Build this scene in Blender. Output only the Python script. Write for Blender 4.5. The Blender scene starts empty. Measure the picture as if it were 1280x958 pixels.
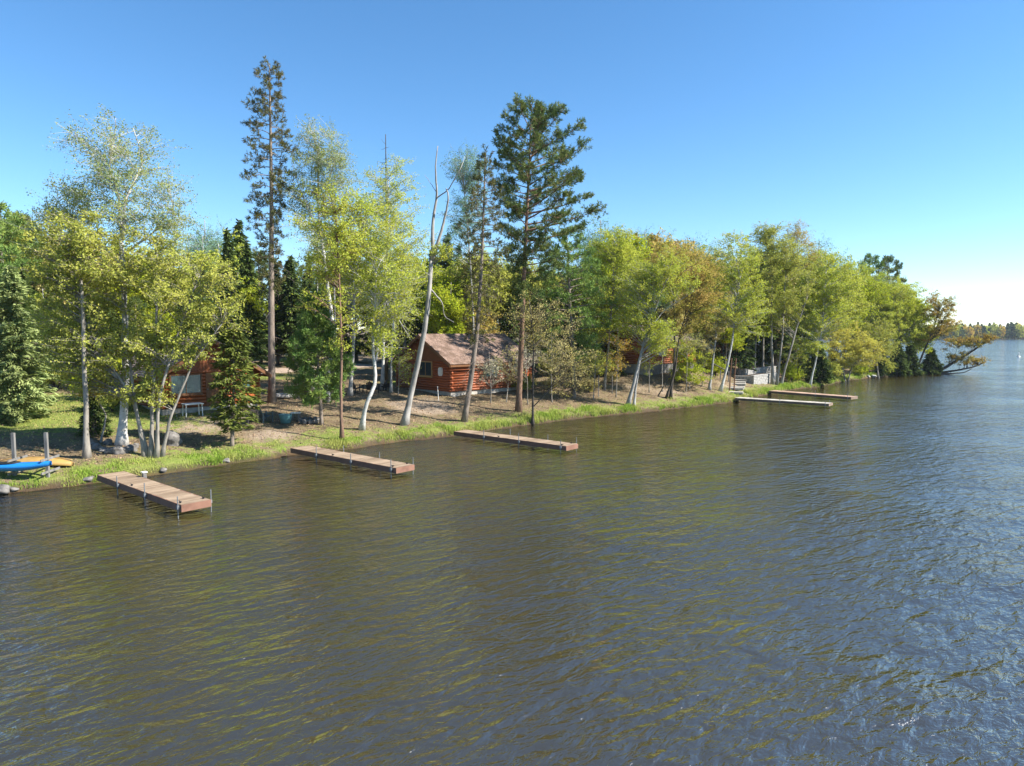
import bpy, math
import numpy as np

rng = np.random.default_rng(11)
R = math.radians
scene = bpy.context.scene
COL = scene.collection

# ------------------------------------------------------------------ camera maths
CAM_H = 6.0
FPX = 865.0
HORIZON = 415.0
PITCH = math.atan((479 - HORIZON) / FPX)
CP, SP = math.cos(PITCH), math.sin(PITCH)
CAM = np.array([0.0, 0.0, CAM_H])


def ray(px, py):
    u = (px - 640) / FPX
    v = (479 - py) / FPX
    return np.array([u, CP + v * SP, -SP + v * CP])


def at_y(px, py, Y):
    d = ray(px, py)
    return CAM + d * (Y / d[1])


def at_z(px, py, z):
    d = ray(px, py)
    return CAM + d * ((z - CAM_H) / d[2])


# ------------------------------------------------------------------ shoreline and terrain
SHORE_PX = [(0, 619), (55, 612), (120, 604), (182, 596), (235, 588), (273, 582), (336, 575), (364, 570), (400, 566),
            (436, 562), (460, 559), (502, 552), (540, 549), (568, 546), (603, 540), (657, 532), (711, 525), (738, 522),
            (804, 516), (867, 509), (919, 503), (959, 494), (989, 488), (1025, 484), (1041, 480), (1056, 477),
            (1085, 473), (1122, 470), (1166, 468)]
shore = [(-900, -300), (-120, -32), (-45, 9), (-27, 20.5)]
shore += [tuple(at_z(x, y, 0)[:2]) for x, y in SHORE_PX]
tip = shore[-1]
shore += [(tip[0] + 1.2, tip[1] + 2.5), (tip[0] + 0.5, tip[1] + 8), (tip[0] - 4, tip[1] + 22), (tip[0] - 3, tip[1] + 60),
          (40, 260), (20, 420), (0, 900), (-900, 900)]
SH = np.array(shore, float)


def poly_sd(x, y):
    x = np.asarray(x, float); y = np.asarray(y, float)
    best = np.full(x.shape, 1e18)
    inside = np.zeros(x.shape, bool)
    n = len(SH)
    for i in range(n):
        ax, ay = SH[i]; bx, by = SH[(i + 1) % n]
        ex, ey = bx - ax, by - ay
        t = np.clip(((x - ax) * ex + (y - ay) * ey) / (ex * ex + ey * ey), 0, 1)
        dx = x - ax - t * ex; dy = y - ay - t * ey
        best = np.minimum(best, dx * dx + dy * dy)
        c = ((ay > y) != (by > y)) & (x < (bx - ax) * (y - ay) / (by - ay + 1e-12) + ax)
        inside ^= c
    d = np.sqrt(best)
    return np.where(inside, d, -d)


def wob(x, y):
    return (np.sin(x * 1.9 + 0.7 * np.sin(y * 1.3)) * np.sin(y * 2.3 + 1.1 * np.sin(x * 0.9)) * 0.16
            + np.sin(x * 4.7 + y * 3.1) * 0.05 + np.sin(x * 7.1 - y * 6.3 + 1) * 0.04)


def sdf(x, y):
    a = poly_sd(x, y) + wob(x, y) - 0.05
    b = y - 575 + 9 * np.sin(x / 47.0) + 4 * np.sin(x / 17.0)
    return np.maximum(a, b)


def height(x, y, s=None):
    x = np.asarray(x, float); y = np.asarray(y, float)
    if s is None:
        s = sdf(x, y)
    zl = np.interp(s, [0, 0.22, 0.6, 2, 8, 20, 45, 100, 400], [-0.03, 0.22, 0.36, 0.55, 1.3, 1.95, 2.75, 3.6, 9])
    hill = 1.15 * np.exp(-(((x - 15) / 12.0) ** 2 + ((y - 67) / 10.0) ** 2)) * np.clip((s - 1.0) / 5, 0, 1)
    hill += 0.7 * np.exp(-(((x - 26) / 9.0) ** 2 + ((y - 76) / 8.0) ** 2)) * np.clip((s - 4.0) / 4, 0, 1)
    bump = 0.05 * np.sin(x * 1.3 + 2 * np.sin(y * .4)) * np.sin(y * 1.1 + x * .3) + 0.03 * np.sin(x * 3.1 + y * 2.2)
    zl = np.where(y > 400, np.interp(s, [0, 5, 100, 400], [-.03, .15, 1.5, 9]), zl)
    zl = zl + hill + bump * np.clip(s / 2, 0, 1)
    zw = np.interp(-s, [0, 0.3, 3, 10, 30], [-0.03, -0.14, -0.55, -1.7, -3.2])
    return np.where(s > 0, zl, zw)


def ground_at(px, py):
    d = ray(px, py)
    t = np.concatenate([np.arange(8, 140, 0.05), np.arange(140, 700, 0.5)]) / d[1]
    P = CAM[None] + d[None] * t[:, None]
    g = P[:, 2] - height(P[:, 0], P[:, 1])
    k = int(np.argmax(g <= 0))
    if g[k] > 0:
        k = len(t) - 1
    return P[k]


def gz(x, y):
    return float(height(np.array([x]), np.array([y]))[0])


# ------------------------------------------------------------------ mesh helpers
class MB:
    def __init__(self):
        self.V = []; self.F = []; self.n = 0

    def add(self, V, F):
        V = np.asarray(V, float).reshape(-1, 3)
        if not isinstance(F, list):
            F = [F]
        for f in F:
            f = np.asarray(f, int)
            if f.size:
                self.F.append(f + self.n)
        self.V.append(V); self.n += len(V)
        return self

    def quads(self, V4):
        V4 = np.asarray(V4, float).reshape(-1, 4, 3)
        n = len(V4)
        return self.add(V4.reshape(-1, 3), np.arange(4 * n).reshape(-1, 4))

    def tris(self, V3):
        V3 = np.asarray(V3, float).reshape(-1, 3, 3)
        n = len(V3)
        return self.add(V3.reshape(-1, 3), np.arange(3 * n).reshape(-1, 3))

    def box(self, lo, hi, rot=None, org=None):
        x0, y0, z0 = lo; x1, y1, z1 = hi
        V = np.array([[x0, y0, z0], [x1, y0, z0], [x1, y1, z0], [x0, y1, z0], [x0, y0, z1], [x1, y0, z1], [x1, y1, z1], [x0, y1, z1]], float)
        if rot is not None:
            V = V @ np.asarray(rot).T
        if org is not None:
            V = V + np.asarray(org)
        F = [[0, 3, 2, 1], [4, 5, 6, 7], [0, 1, 5, 4], [1, 2, 6, 5], [2, 3, 7, 6], [3, 0, 4, 7]]
        return self.add(V, np.array(F))

    def tube(self, P, r, sides=6, cap=True, squash=None):
        P = np.asarray(P, float); n = len(P)
        r = np.broadcast_to(np.asarray(r, float), (n,))
        T = np.gradient(P, axis=0)
        T /= np.linalg.norm(T, axis=1)[:, None] + 1e-9
        m = T.mean(0)
        ref = np.array([0, 0, 1.0]) if abs(m[2]) < 0.75 * np.linalg.norm(m) else np.array([1.0, 0.2, 0])
        A = np.cross(T, ref); A /= np.linalg.norm(A, axis=1)[:, None] + 1e-9
        B = np.cross(T, A)
        a = np.linspace(0, 2 * np.pi, sides, endpoint=False)
        ring = np.cos(a)[None, :, None] * A[:, None] + np.sin(a)[None, :, None] * B[:, None] * (squash or 1.0)
        V = P[:, None] + ring * r[:, None, None]
        i = np.arange(n - 1)[:, None] * sides; j = np.arange(sides)[None]; k = (j + 1) % sides
        F = np.stack([i + j, i + sides + j, i + sides + k, i + k], -1).reshape(-1, 4)
        fl = [F]
        if cap:
            fl.append(np.arange(sides)[None]); fl.append(((n - 1) * sides + np.arange(sides))[::-1][None])
        return self.add(V.reshape(-1, 3), fl)

    def build(self, name, mat, parent=None, smooth=False):
        V = np.concatenate(self.V) if self.V else np.zeros((0, 3))
        me = bpy.data.meshes.new(name)
        me.vertices.add(len(V)); me.vertices.foreach_set('co', V.astype(np.float32).ravel())
        li = np.concatenate([f.ravel() for f in self.F]).astype(np.int32)
        cnt = np.concatenate([np.full(len(f), f.shape[1]) for f in self.F])
        st = np.concatenate([[0], np.cumsum(cnt)[:-1]]).astype(np.int32)
        me.loops.add(len(li)); me.loops.foreach_set('vertex_index', li)
        me.polygons.add(len(cnt)); me.polygons.foreach_set('loop_start', st)
        me.polygons.foreach_set('use_smooth', np.full(len(cnt), bool(smooth)))
        me.update(calc_edges=True)
        o = bpy.data.objects.new(name, me)
        if mat is not None:
            me.materials.append(mat)
        COL.objects.link(o)
        if parent is not None:
            o.parent = parent
        return o


def tag(o, label=None, cat=None, group=None, kind=None):
    if label: o['label'] = label
    if cat: o['category'] = cat
    if group: o['group'] = group
    if kind: o['kind'] = kind
    return o


def thing(name, label, cat, loc, rz=0.0, group=None):
    o = bpy.data.objects.new(name, None)
    COL.objects.link(o)
    o.empty_display_size = 0.2
    o.location = tuple(float(v) for v in loc); o.rotation_euler = (0, 0, rz)
    return tag(o, label, cat, group)


def copy_tree(root, loc, rz=0.0, scale=1.0, label=None, group=None):
    r = root.copy(); COL.objects.link(r)
    r.location = tuple(float(v) for v in loc); r.rotation_euler = (0, 0, rz)
    r.scale = scale if hasattr(scale, '__len__') else (scale,) * 3
    if label: r['label'] = label
    if group: r['group'] = group
    for ch in list(root.children):
        c = ch.copy(); COL.objects.link(c); c.parent = r
        for g in list(ch.children):
            d = g.copy(); COL.objects.link(d); d.parent = c
    return r


def nrm(v):
    return v / (np.linalg.norm(v, axis=-1, keepdims=True) + 1e-9)


def rhombi(mb, P, A, B):
    mb.quads(np.stack([P - A, P + B, P + A, P - B], 1))


# ------------------------------------------------------------------ materials
def new_mat(name):
    m = bpy.data.materials.new(name); m.use_nodes = True
    nt = m.node_tree; nt.nodes.clear()
    out = nt.nodes.new('ShaderNodeOutputMaterial')
    return m, nt, out


def N(nt, typ, **kw):
    n = nt.nodes.new(typ)
    for k, v in kw.items():
        setattr(n, k, v)
    return n


def noise(nt, vec, scale, detail=3, rough=0.55, dist=0.0):
    n = N(nt, 'ShaderNodeTexNoise')
    n.inputs['Scale'].default_value = scale; n.inputs['Detail'].default_value = detail
    n.inputs['Roughness'].default_value = rough; n.inputs['Distortion'].default_value = dist
    if vec is not None:
        nt.links.new(vec, n.inputs['Vector'])
    return n.outputs['Fac']


def ramp(nt, fac, stops):
    r = N(nt, 'ShaderNodeValToRGB')
    e = r.color_ramp.elements
    while len(e) < len(stops):
        e.new(0.5)
    for el, (p, c) in zip(e, stops):
        el.position = p
        el.color = (c if len(c) == 4 else (*c, 1)) if hasattr(c, '__len__') else (c, c, c, 1)
    nt.links.new(fac, r.inputs['Fac'])
    return r.outputs['Color']


def mixc(nt, fac, a, b, mode='MIX'):
    m = N(nt, 'ShaderNodeMix', data_type='RGBA', blend_type=mode)
    for sock, v in ((m.inputs[0], fac), (m.inputs[6], a), (m.inputs[7], b)):
        if hasattr(v, 'is_output'):
            nt.links.new(v, sock)
        elif hasattr(v, '__len__'):
            sock.default_value = (*v, 1) if len(v) == 3 else v
        else:
            sock.default_value = v
    return m.outputs[2]


def math_(nt, op, a, b=0.0, clamp=False):
    m = N(nt, 'ShaderNodeMath', operation=op, use_clamp=clamp)
    for i, v in enumerate((a, b)):
        if hasattr(v, 'is_output'):
            nt.links.new(v, m.inputs[i])
        else:
            m.inputs[i].default_value = v
    return m.outputs[0]


def coords(nt, scale=(1, 1, 1), rot=(0, 0, 0), src='Object'):
    if src == 'World':
        o = N(nt, 'ShaderNodeNewGeometry').outputs['Position']
    else:
        o = N(nt, 'ShaderNodeTexCoord').outputs[src]
    mp = N(nt, 'ShaderNodeMapping')
    mp.inputs['Scale'].default_value = scale; mp.inputs['Rotation'].default_value = rot
    nt.links.new(o, mp.inputs['Vector'])
    return mp.outputs['Vector']


def bump(nt, h, strength=0.5, dist=0.02):
    b = N(nt, 'ShaderNodeBump')
    b.inputs['Strength'].default_value = strength; b.inputs['Distance'].default_value = dist
    nt.links.new(h, b.inputs['Height'])
    return b.outputs['Normal']


def principled(nt, out, color, rough=0.8, normal=None, spec=0.3, metal=0.0):
    p = N(nt, 'ShaderNodeBsdfPrincipled')
    if hasattr(color, 'is_output'):
        nt.links.new(color, p.inputs['Base Color'])
    else:
        p.inputs['Base Color'].default_value = (*color, 1)
    if hasattr(rough, 'is_output'):
        nt.links.new(rough, p.inputs['Roughness'])
    else:
        p.inputs['Roughness'].default_value = rough
    p.inputs['Specular IOR Level'].default_value = spec
    p.inputs['Metallic'].default_value = metal
    if normal is not None:
        nt.links.new(normal, p.inputs['Normal'])
    nt.links.new(p.outputs[0], out.inputs['Surface'])
    return p


def leaf_mat(name, a, b, c=None, trans=0.4, nscale=0.9):
    """a..b vary leaf by leaf; c tints whole sprays of the crown."""
    m, nt, out = new_mat(name)
    lk = 2.2 if 'needle' in name else 1.9
    a, b = tuple(min(.6, v * lk) for v in a), tuple(min(.6, v * lk) for v in b)
    c = tuple(min(.6, v * lk) for v in c) if c is not None else None
    rnd = N(nt, 'ShaderNodeNewGeometry').outputs['Random Per Island']
    col = mixc(nt, rnd, a, b)
    if c is not None:
        f = ramp(nt, noise(nt, coords(nt), nscale, 2), [(0.42, 0.0), (0.62, 1.0)])
        col = mixc(nt, math_(nt, 'MULTIPLY', f, 0.7), col, c)
    d = N(nt, 'ShaderNodeBsdfDiffuse'); t = N(nt, 'ShaderNodeBsdfTranslucent')
    nt.links.new(col, d.inputs['Color'])
    nt.links.new(mixc(nt, 0.25, col, (0.48, 0.55, 0.06), 'MIX'), t.inputs['Color']) if trans > 0.3 else nt.links.new(col, t.inputs['Color'])
    mx = N(nt, 'ShaderNodeMixShader'); mx.inputs[0].default_value = trans
    nt.links.new(d.outputs[0], mx.inputs[1]); nt.links.new(t.outputs[0], mx.inputs[2])
    nt.links.new(mx.outputs[0], out.inputs['Surface'])
    return m


def bark_mat(name, a, b, stretch=0.18, scale=14, bumpd=0.02):
    m, nt, out = new_mat(name)
    v = coords(nt, (1, 1, stretch))
    n1 = noise(nt, v, scale, 4, 0.65, 0.4)
    big = noise(nt, coords(nt), 1.3, 2)
    col = ramp(nt, n1, [(0.3, a), (0.7, b)])
    col = mixc(nt, ramp(nt, big, [(0.4, 0.0), (0.65, 0.5)]), col, tuple(x * 1.25 for x in b))
    principled(nt, out, col, 0.9, bump(nt, n1, 0.8, bumpd), 0.15)
    return m


def birch_mat(name, white=(0.56, 0.545, 0.51), dark=(0.05, 0.045, 0.04)):
    m, nt, out = new_mat(name)
    n1 = noise(nt, coords(nt, (1, 1, 5.0)), 2.6, 4, 0.7)
    n2 = noise(nt, coords(nt), 5.0, 3, 0.6)
    big = noise(nt, coords(nt), 0.8, 2)
    col = mixc(nt, ramp(nt, n2, [(0.35, 0.0), (0.7, 1.0)]), white, tuple(x * 0.72 for x in white))
    col = mixc(nt, ramp(nt, n1, [(0.60, 0.0), (0.66, 1.0)]), col, dark)
    col = mixc(nt, ramp(nt, big, [(0.52, 0.0), (0.72, 0.55)]), col, (0.25, 0.23, 0.19))
    principled(nt, out, col, 0.75, bump(nt, n1, 0.4, 0.01), 0.25)
    return m


def plain_mat(name, col, rough=0.6, var=0.12, scale=6, spec=0.3, metal=0.0, bumpd=0.0, stretch=(1, 1, 1)):
    m, nt, out = new_mat(name)
    n1 = noise(nt, coords(nt, stretch), scale, 4, 0.6)
    c = ramp(nt, n1, [(0.3, tuple(x * (1 - var * 1.6) for x in col)), (0.7, tuple(min(1, x * (1 + var)) for x in col))])
    principled(nt, out, c, rough, bump(nt, n1, 0.6, bumpd) if bumpd else None, spec, metal)
    return m


M = {}
# foliage
M['lime'] = leaf_mat('lime_leaf', (0.175, 0.215, 0.026), (0.30, 0.32, 0.055), (0.24, 0.23, 0.03), 0.42)
M['lime2'] = leaf_mat('fresh_green_leaf', (0.15, 0.19, 0.014), (0.25, 0.28, 0.022), (0.22, 0.22, 0.018), 0.42)
M['olive'] = leaf_mat('olive_maple_leaf', (0.135, 0.155, 0.028), (0.265, 0.27, 0.06), (0.22, 0.205, 0.045), 0.38)
M['airy'] = leaf_mat('pale_aspen_leaf', (0.11, 0.145, 0.05), (0.19, 0.22, 0.08), (0.17, 0.17, 0.04), 0.35)
M['airyblue'] = leaf_mat('blue_green_aspen_leaf', (0.08, 0.14, 0.08), (0.13, 0.20, 0.11), None, 0.3)
M['yellow'] = leaf_mat('pale_yellow_leaf', (0.30, 0.25, 0.05), (0.46, 0.36, 0.08), (0.28, 0.24, 0.03), 0.35)
M['red'] = leaf_mat('young_reddish_leaf', (0.22, 0.145, 0.05), (0.30, 0.22, 0.065), (0.20, 0.20, 0.03), 0.32)
M['orange'] = leaf_mat('orange_leaf', (0.28, 0.13, 0.02), (0.42, 0.22, 0.03), (0.25, 0.2, 0.03), 0.35)
M['rustgreen'] = leaf_mat('rusty_green_leaf', (0.19, 0.13, 0.03), (0.30, 0.20, 0.04), (0.20, 0.21, 0.035), 0.3)
M['tan'] = leaf_mat('tan_bud_leaf', (0.24, 0.18, 0.08), (0.38, 0.29, 0.13), (0.2, 0.18, 0.03), 0.3)
M['spruce'] = leaf_mat('dark_spruce_needle', (0.022, 0.035, 0.011), (0.055, 0.072, 0.022), (0.045, 0.065, 0.015), 0.15)
M['paleneedle'] = leaf_mat('pale_spruce_needle', (0.105, 0.135, 0.05), (0.19, 0.22, 0.085), (0.11, 0.125, 0.045), 0.2)
M['fir'] = leaf_mat('young_fir_needle', (0.035, 0.048, 0.011), (0.085, 0.098, 0.022), (0.09, 0.10, 0.02), 0.2)
M['pine'] = leaf_mat('pine_needle', (0.03, 0.052, 0.017), (0.085, 0.112, 0.036), (0.09, 0.095, 0.025), 0.2)
M['softpine'] = leaf_mat('soft_pine_needle', (0.045, 0.085, 0.022), (0.115, 0.165, 0.042), (0.115, 0.14, 0.03), 0.2)
M['sparsepine'] = leaf_mat('thin_pine_needle', (0.035, 0.044, 0.016), (0.085, 0.082, 0.03), (0.075, 0.06, 0.018), 0.2)
M['graytwig'] = leaf_mat('grey_dead_twig', (0.16, 0.14, 0.10), (0.27, 0.25, 0.18), (0.13, 0.14, 0.05), 0.1)
M['grass'] = leaf_mat('shore_grass_blade', (0.085, 0.145, 0.02), (0.19, 0.25, 0.045), (0.26, 0.24, 0.085), 0.4, 0.5)
M['lawn'] = leaf_mat('short_lawn_blade', (0.13, 0.16, 0.03), (0.27, 0.26, 0.08), (0.28, 0.22, 0.10), 0.3, 0.5)
M['litter'] = leaf_mat('dry_leaf', (0.09, 0.055, 0.032), (0.25, 0.17, 0.11), (0.14, 0.095, 0.06), 0.1)
# bark
M['birch'] = birch_mat('white_birch_bark')
M['birchgray'] = birch_mat('grey_birch_bark', (0.36, 0.345, 0.32))
M['snag'] = bark_mat('weathered_snag_wood', (0.17, 0.155, 0.14), (0.38, 0.355, 0.325), 0.12, 12)
M['pinebark'] = bark_mat('grey_pine_bark', (0.10, 0.08, 0.065), (0.27, 0.22, 0.18), 0.22, 16, 0.03)
M['redbark'] = bark_mat('reddish_pine_bark', (0.10, 0.065, 0.045), (0.26, 0.16, 0.11), 0.25, 14, 0.03)
M['graybark'] = bark_mat('grey_maple_bark', (0.14, 0.125, 0.105), (0.33, 0.30, 0.26), 0.2, 12, 0.02)
M['darkbark'] = bark_mat('dark_wet_bark', (0.03, 0.026, 0.022), (0.10, 0.085, 0.07), 0.2, 12, 0.02)
# built things
M['steel'] = plain_mat('galvanised_steel', (0.20, 0.21, 0.22), 0.55, 0.15, 12, 0.4, 0.3)
M['paintwhite'] = plain_mat('white_paint', (0.75, 0.74, 0.70), 0.5, 0.10, 8)
M['weathered'] = plain_mat('weathered_grey_wood', (0.19, 0.18, 0.168), 0.85, 0.25, 9, 0.2, 0, 0.004, (1, 1, 0.2))
M['stone'] = plain_mat('grey_field_stone', (0.19, 0.175, 0.16), 0.9, 0.35, 5, 0.2, 0, 0.03)
M['paleblock'] = plain_mat('pale_wall_stone', (0.36, 0.345, 0.325), 0.85, 0.22, 5, 0.2, 0, 0.02)
M['concrete'] = plain_mat('pale_concrete', (0.40, 0.37, 0.33), 0.9, 0.2, 4, 0.2, 0, 0.01)
M['blue'] = plain_mat('blue_kayak_plastic', (0.015, 0.19, 0.52), 0.35, 0.08, 3, 0.5)
M['amber'] = plain_mat('amber_canoe_plastic', (0.40, 0.245, 0.075), 0.4, 0.12, 3, 0.5)
M['black'] = plain_mat('black_rubber', (0.02, 0.02, 0.022), 0.5, 0.1, 8)
M['chair'] = plain_mat('grey_green_chair_plastic', (0.10, 0.13, 0.13), 0.55, 0.1, 8)
M['darkchair'] = plain_mat('dark_brown_chair_wood', (0.05, 0.045, 0.042), 0.7, 0.15, 8)
M['teal'] = plain_mat('blue_green_plastic', (0.10, 0.24, 0.26), 0.5, 0.1, 5)
M['rust'] = plain_mat('rusty_pipe', (0.16, 0.085, 0.05), 0.85, 0.3, 15)
M['trim'] = plain_mat('brown_trim_paint', (0.17, 0.075, 0.03), 0.6, 0.15, 8)
M['tantrim'] = plain_mat('tan_window_trim', (0.42, 0.24, 0.09), 0.6, 0.1, 8)
M['soil'] = plain_mat('dark_bank_soil', (0.07, 0.05, 0.035), 0.95, 0.4, 7, 0.1, 0, 0.03)


def glass_mat(name, col):
    m, nt, out = new_mat(name)
    p = principled(nt, out, col, 0.04, None, 0.8)
    return m


M['pane'] = glass_mat('dark_window_glass', (0.035, 0.05, 0.055))
M['tealpane'] = glass_mat('green_tinted_window_glass', (0.055, 0.11, 0.11))


def log_mat(name, a, b):
    m, nt, out = new_mat(name)
    v = coords(nt, (0.35, 0.35, 3.0))
    n1 = noise(nt, v, 7, 4, 0.6)
    rnd = N(nt, 'ShaderNodeNewGeometry').outputs['Random Per Island']
    col = ramp(nt, n1, [(0.3, a), (0.7, b)])
    col = mixc(nt, math_(nt, 'MULTIPLY', rnd, 0.45), col, tuple(x * 0.55 for x in b))
    principled(nt, out, col, 0.55, bump(nt, n1, 0.3, 0.01), 0.35)
    return m


M['log'] = log_mat('red_stained_log', (0.17, 0.04, 0.014), (0.40, 0.105, 0.03))
M['logorange'] = log_mat('orange_stained_log', (0.20, 0.052, 0.015), (0.37, 0.105, 0.026))
M['board'] = log_mat('brown_vertical_board', (0.16, 0.045, 0.014), (0.28, 0.085, 0.022))


def shingle_mat(name, a, b):
    m, nt, out = new_mat(name)
    br = N(nt, 'ShaderNodeTexBrick')
    br.inputs['Scale'].default_value = 1.0
    br.inputs['Brick Width'].default_value = 0.3; br.inputs['Row Height'].default_value = 0.6
    br.inputs['Mortar Size'].default_value = 0.008
    br.inputs['Color1'].default_value = (*a, 1); br.inputs['Color2'].default_value = (*b, 1)
    br.inputs['Mortar'].default_value = (*[x * 0.5 for x in a], 1)
    nt.links.new(coords(nt), br.inputs['Vector'])
    n1 = noise(nt, coords(nt), 1.1, 5, 0.7)
    n2 = noise(nt, coords(nt), 11, 3, 0.6)
    col = mixc(nt, ramp(nt, n1, [(0.44, 0.0), (0.60, 0.8)]), br.outputs['Color'], (0.13, 0.085, 0.06))
    col = mixc(nt, ramp(nt, n2, [(0.5, 0.0), (0.63, 0.75)]), col, (0.085, 0.06, 0.045))
    principled(nt, out, col, 0.95, bump(nt, n2, 0.5, 0.01), 0.15)
    return m


M['shingle'] = shingle_mat('rosy_brown_shingle', (0.25, 0.17, 0.135), (0.34, 0.24, 0.195))
M['shinglegray'] = shingle_mat('grey_brown_shingle', (0.20, 0.165, 0.155), (0.27, 0.225, 0.21))


def deck_mat(name, a, b):
    m, nt, out = new_mat(name)
    n1 = noise(nt, coords(nt, (6, 0.7, 1)), 5, 4, 0.6)
    rnd = N(nt, 'ShaderNodeNewGeometry').outputs['Random Per Island']
    col = ramp(nt, math_(nt, 'ADD', math_(nt, 'MULTIPLY', n1, 0.7), math_(nt, 'MULTIPLY', rnd, 0.35)), [(0.3, a), (0.75, b)])
    st = noise(nt, coords(nt), 1.7, 3, 0.6)
    col = mixc(nt, ramp(nt, st, [(0.5, 0.0), (0.75, 0.45)]), col, tuple(x * 0.55 for x in a))
    principled(nt, out, col, 0.75, bump(nt, n1, 0.3, 0.004), 0.3)
    return m


M['deck'] = deck_mat('brown_composite_board', (0.20, 0.138, 0.088), (0.38, 0.28, 0.192))
M['fascia'] = deck_mat('red_brown_dock_edge', (0.15, 0.075, 0.05), (0.25, 0.13, 0.088))
M['deckwhite'] = deck_mat('bleached_dock_board', (0.33, 0.30, 0.26), (0.52, 0.48, 0.42))
M['fasciaold'] = deck_mat('old_brown_dock_edge', (0.13, 0.09, 0.065), (0.24, 0.17, 0.125))
M['decktan'] = deck_mat('tan_dock_board', (0.33, 0.21, 0.15), (0.5, 0.35, 0.26))


# ground --------------------------------------------------------------
def ground_mat():
    m, nt, out = new_mat('forest_floor')
    w1 = coords(nt, src='World')
    big = noise(nt, w1, 0.35, 4, 0.6)
    mid = noise(nt, w1, 1.8, 4, 0.65)
    fine = noise(nt, w1, 14, 4, 0.7)
    ga = N(nt, 'ShaderNodeAttribute', attribute_name='grass').outputs['Fac']
    sa = N(nt, 'ShaderNodeAttribute', attribute_name='bare').outputs['Fac']
    wa = N(nt, 'ShaderNodeAttribute', attribute_name='bed').outputs['Fac']
    litter = ramp(nt, fine, [(0.28, (0.07, 0.047, 0.03)), (0.48, (0.175, 0.125, 0.076)), (0.72, (0.32, 0.25, 0.165))])
    litter = mixc(nt, ramp(nt, mid, [(0.42, 0.0), (0.66, 0.55)]), litter, (0.20, 0.175, 0.075))
    litter = mixc(nt, ramp(nt, noise(nt, w1, 0.8, 5, 0.7), [(0.5, 0.0), (0.66, 0.8)]), litter, (0.085, 0.06, 0.04))
    litter = mixc(nt, ramp(nt, noise(nt, w1, 3.3, 5, 0.7, .6), [(0.55, 0.0), (0.68, 0.6)]), litter, (0.10, 0.085, 0.04))
    grass = ramp(nt, fine, [(0.28, (0.09, 0.125, 0.022)), (0.5, (0.17, 0.21, 0.045)), (0.75, (0.27, 0.27, 0.085))])
    bare = ramp(nt, fine, [(0.25, (0.24, 0.175, 0.125)), (0.75, (0.36, 0.285, 0.205))])
    bed = ramp(nt, mid, [(0.3, (0.15, 0.075, 0.022)), (0.7, (0.28, 0.15, 0.05))])

    def soft(a, n, lo=0.35, hi=0.65, amt=0.7):
        s = math_(nt, 'ADD', a, math_(nt, 'MULTIPLY', math_(nt, 'SUBTRACT', n, 0.5), amt * 2))
        return ramp(nt, s, [(lo, 0.0), (hi, 1.0)])
    col = mixc(nt, soft(sa, big), litter, bare)
    col = mixc(nt, soft(ga, mid), col, grass)
    col = mixc(nt, wa, col, bed)
    we = N(nt, 'ShaderNodeAttribute', attribute_name='wet').outputs['Fac']
    col = mixc(nt, we, col, (0.055, 0.04, 0.026))
    principled(nt, out, col, 0.95, bump(nt, math_(nt, 'ADD', fine, math_(nt, 'MULTIPLY', mid, 1.5)), 0.9, 0.05), 0.1)
    return m


def graded(lo, hi, step, far, grow=1.22):
    a = list(np.arange(lo, hi + 1e-6, step))
    s = step; x = a[-1]
    while x < far[1]:
        s *= grow; x += s; a.append(x)
    s = step; x = a[0]; pre = []
    while x > far[0]:
        s *= grow; x -= s; pre.append(x)
    return np.array(pre[::-1] + a)


def grid_sheet(name, xs, ys, zfun, mat, attrs):
    X, Y = np.meshgrid(xs, ys)
    x = X.ravel(); y = Y.ravel()
    z = zfun(x, y)
    nx, ny = len(xs), len(ys)
    i = np.arange(ny - 1)[:, None] * nx; j = np.arange(nx - 1)[None]
    F = np.stack([i + j, i + j + 1, i + nx + j + 1, i + nx + j], -1).reshape(-1, 4)
    mb = MB(); mb.add(np.stack([x, y, z], 1), F)
    o = mb.build(name, mat, None, True)
    for k, fn in attrs.items():
        a = o.data.attributes.new(k, 'FLOAT', 'POINT')
        a.data.foreach_set('value', np.clip(fn(x, y), 0, 1).astype(np.float32))
    return o


def px_of(x, y, z):
    dx, dy, dz = x, y, z - CAM_H
    fwd = dy * CP - dz * SP
    up = dy * SP + dz * CP
    fwd = np.where(fwd > 0.5, fwd, 0.5)
    return 640 + FPX * dx / fwd, 479 - FPX * up / fwd


LAWN_C = ground_at(50, 510)


def grass_amt(x, y):
    s = sdf(x, y)
    g = np.interp(s, [-0.2, 0.1, 1.0, 2.0, 3.6], [0, .4, 0.6, 0.42, 0.12])
    lawn = np.exp(-(((x - LAWN_C[0] + 4) / 12) ** 2 + ((y - LAWN_C[1] + 1) / 6.0) ** 2)) * 1.9
    p = np.array([ground_at(290, 575), ground_at(215, 580), ground_at(330, 470), ground_at(420, 545), ground_at(500, 478)])
    for q, r in zip(p, (3.2, 3.0, 4.0, 2.4, 2.5)):
        g = np.maximum(g, 0.72 * np.exp(-(((x - q[0]) / r) ** 2 + ((y - q[1]) / r) ** 2)))
    return np.maximum(g, lawn * (s > 0))


def bare_amt(x, y):
    b = np.zeros_like(x)
    for (px, py, r, a) in ((255, 530, 3.0, .8), (330, 540, 2.4, .65), (530, 508, 3.0, .9), (75, 482, 4.5, 1.0), (450, 448, 6, .9), (820, 490, 4.0, .6), (925, 488, 2.6, .9)):
        q = ground_at(px, py)
        b = np.maximum(b, a * np.exp(-(((x - q[0]) / r) ** 2 + ((y - q[1]) / r) ** 2)))
    return b


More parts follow.
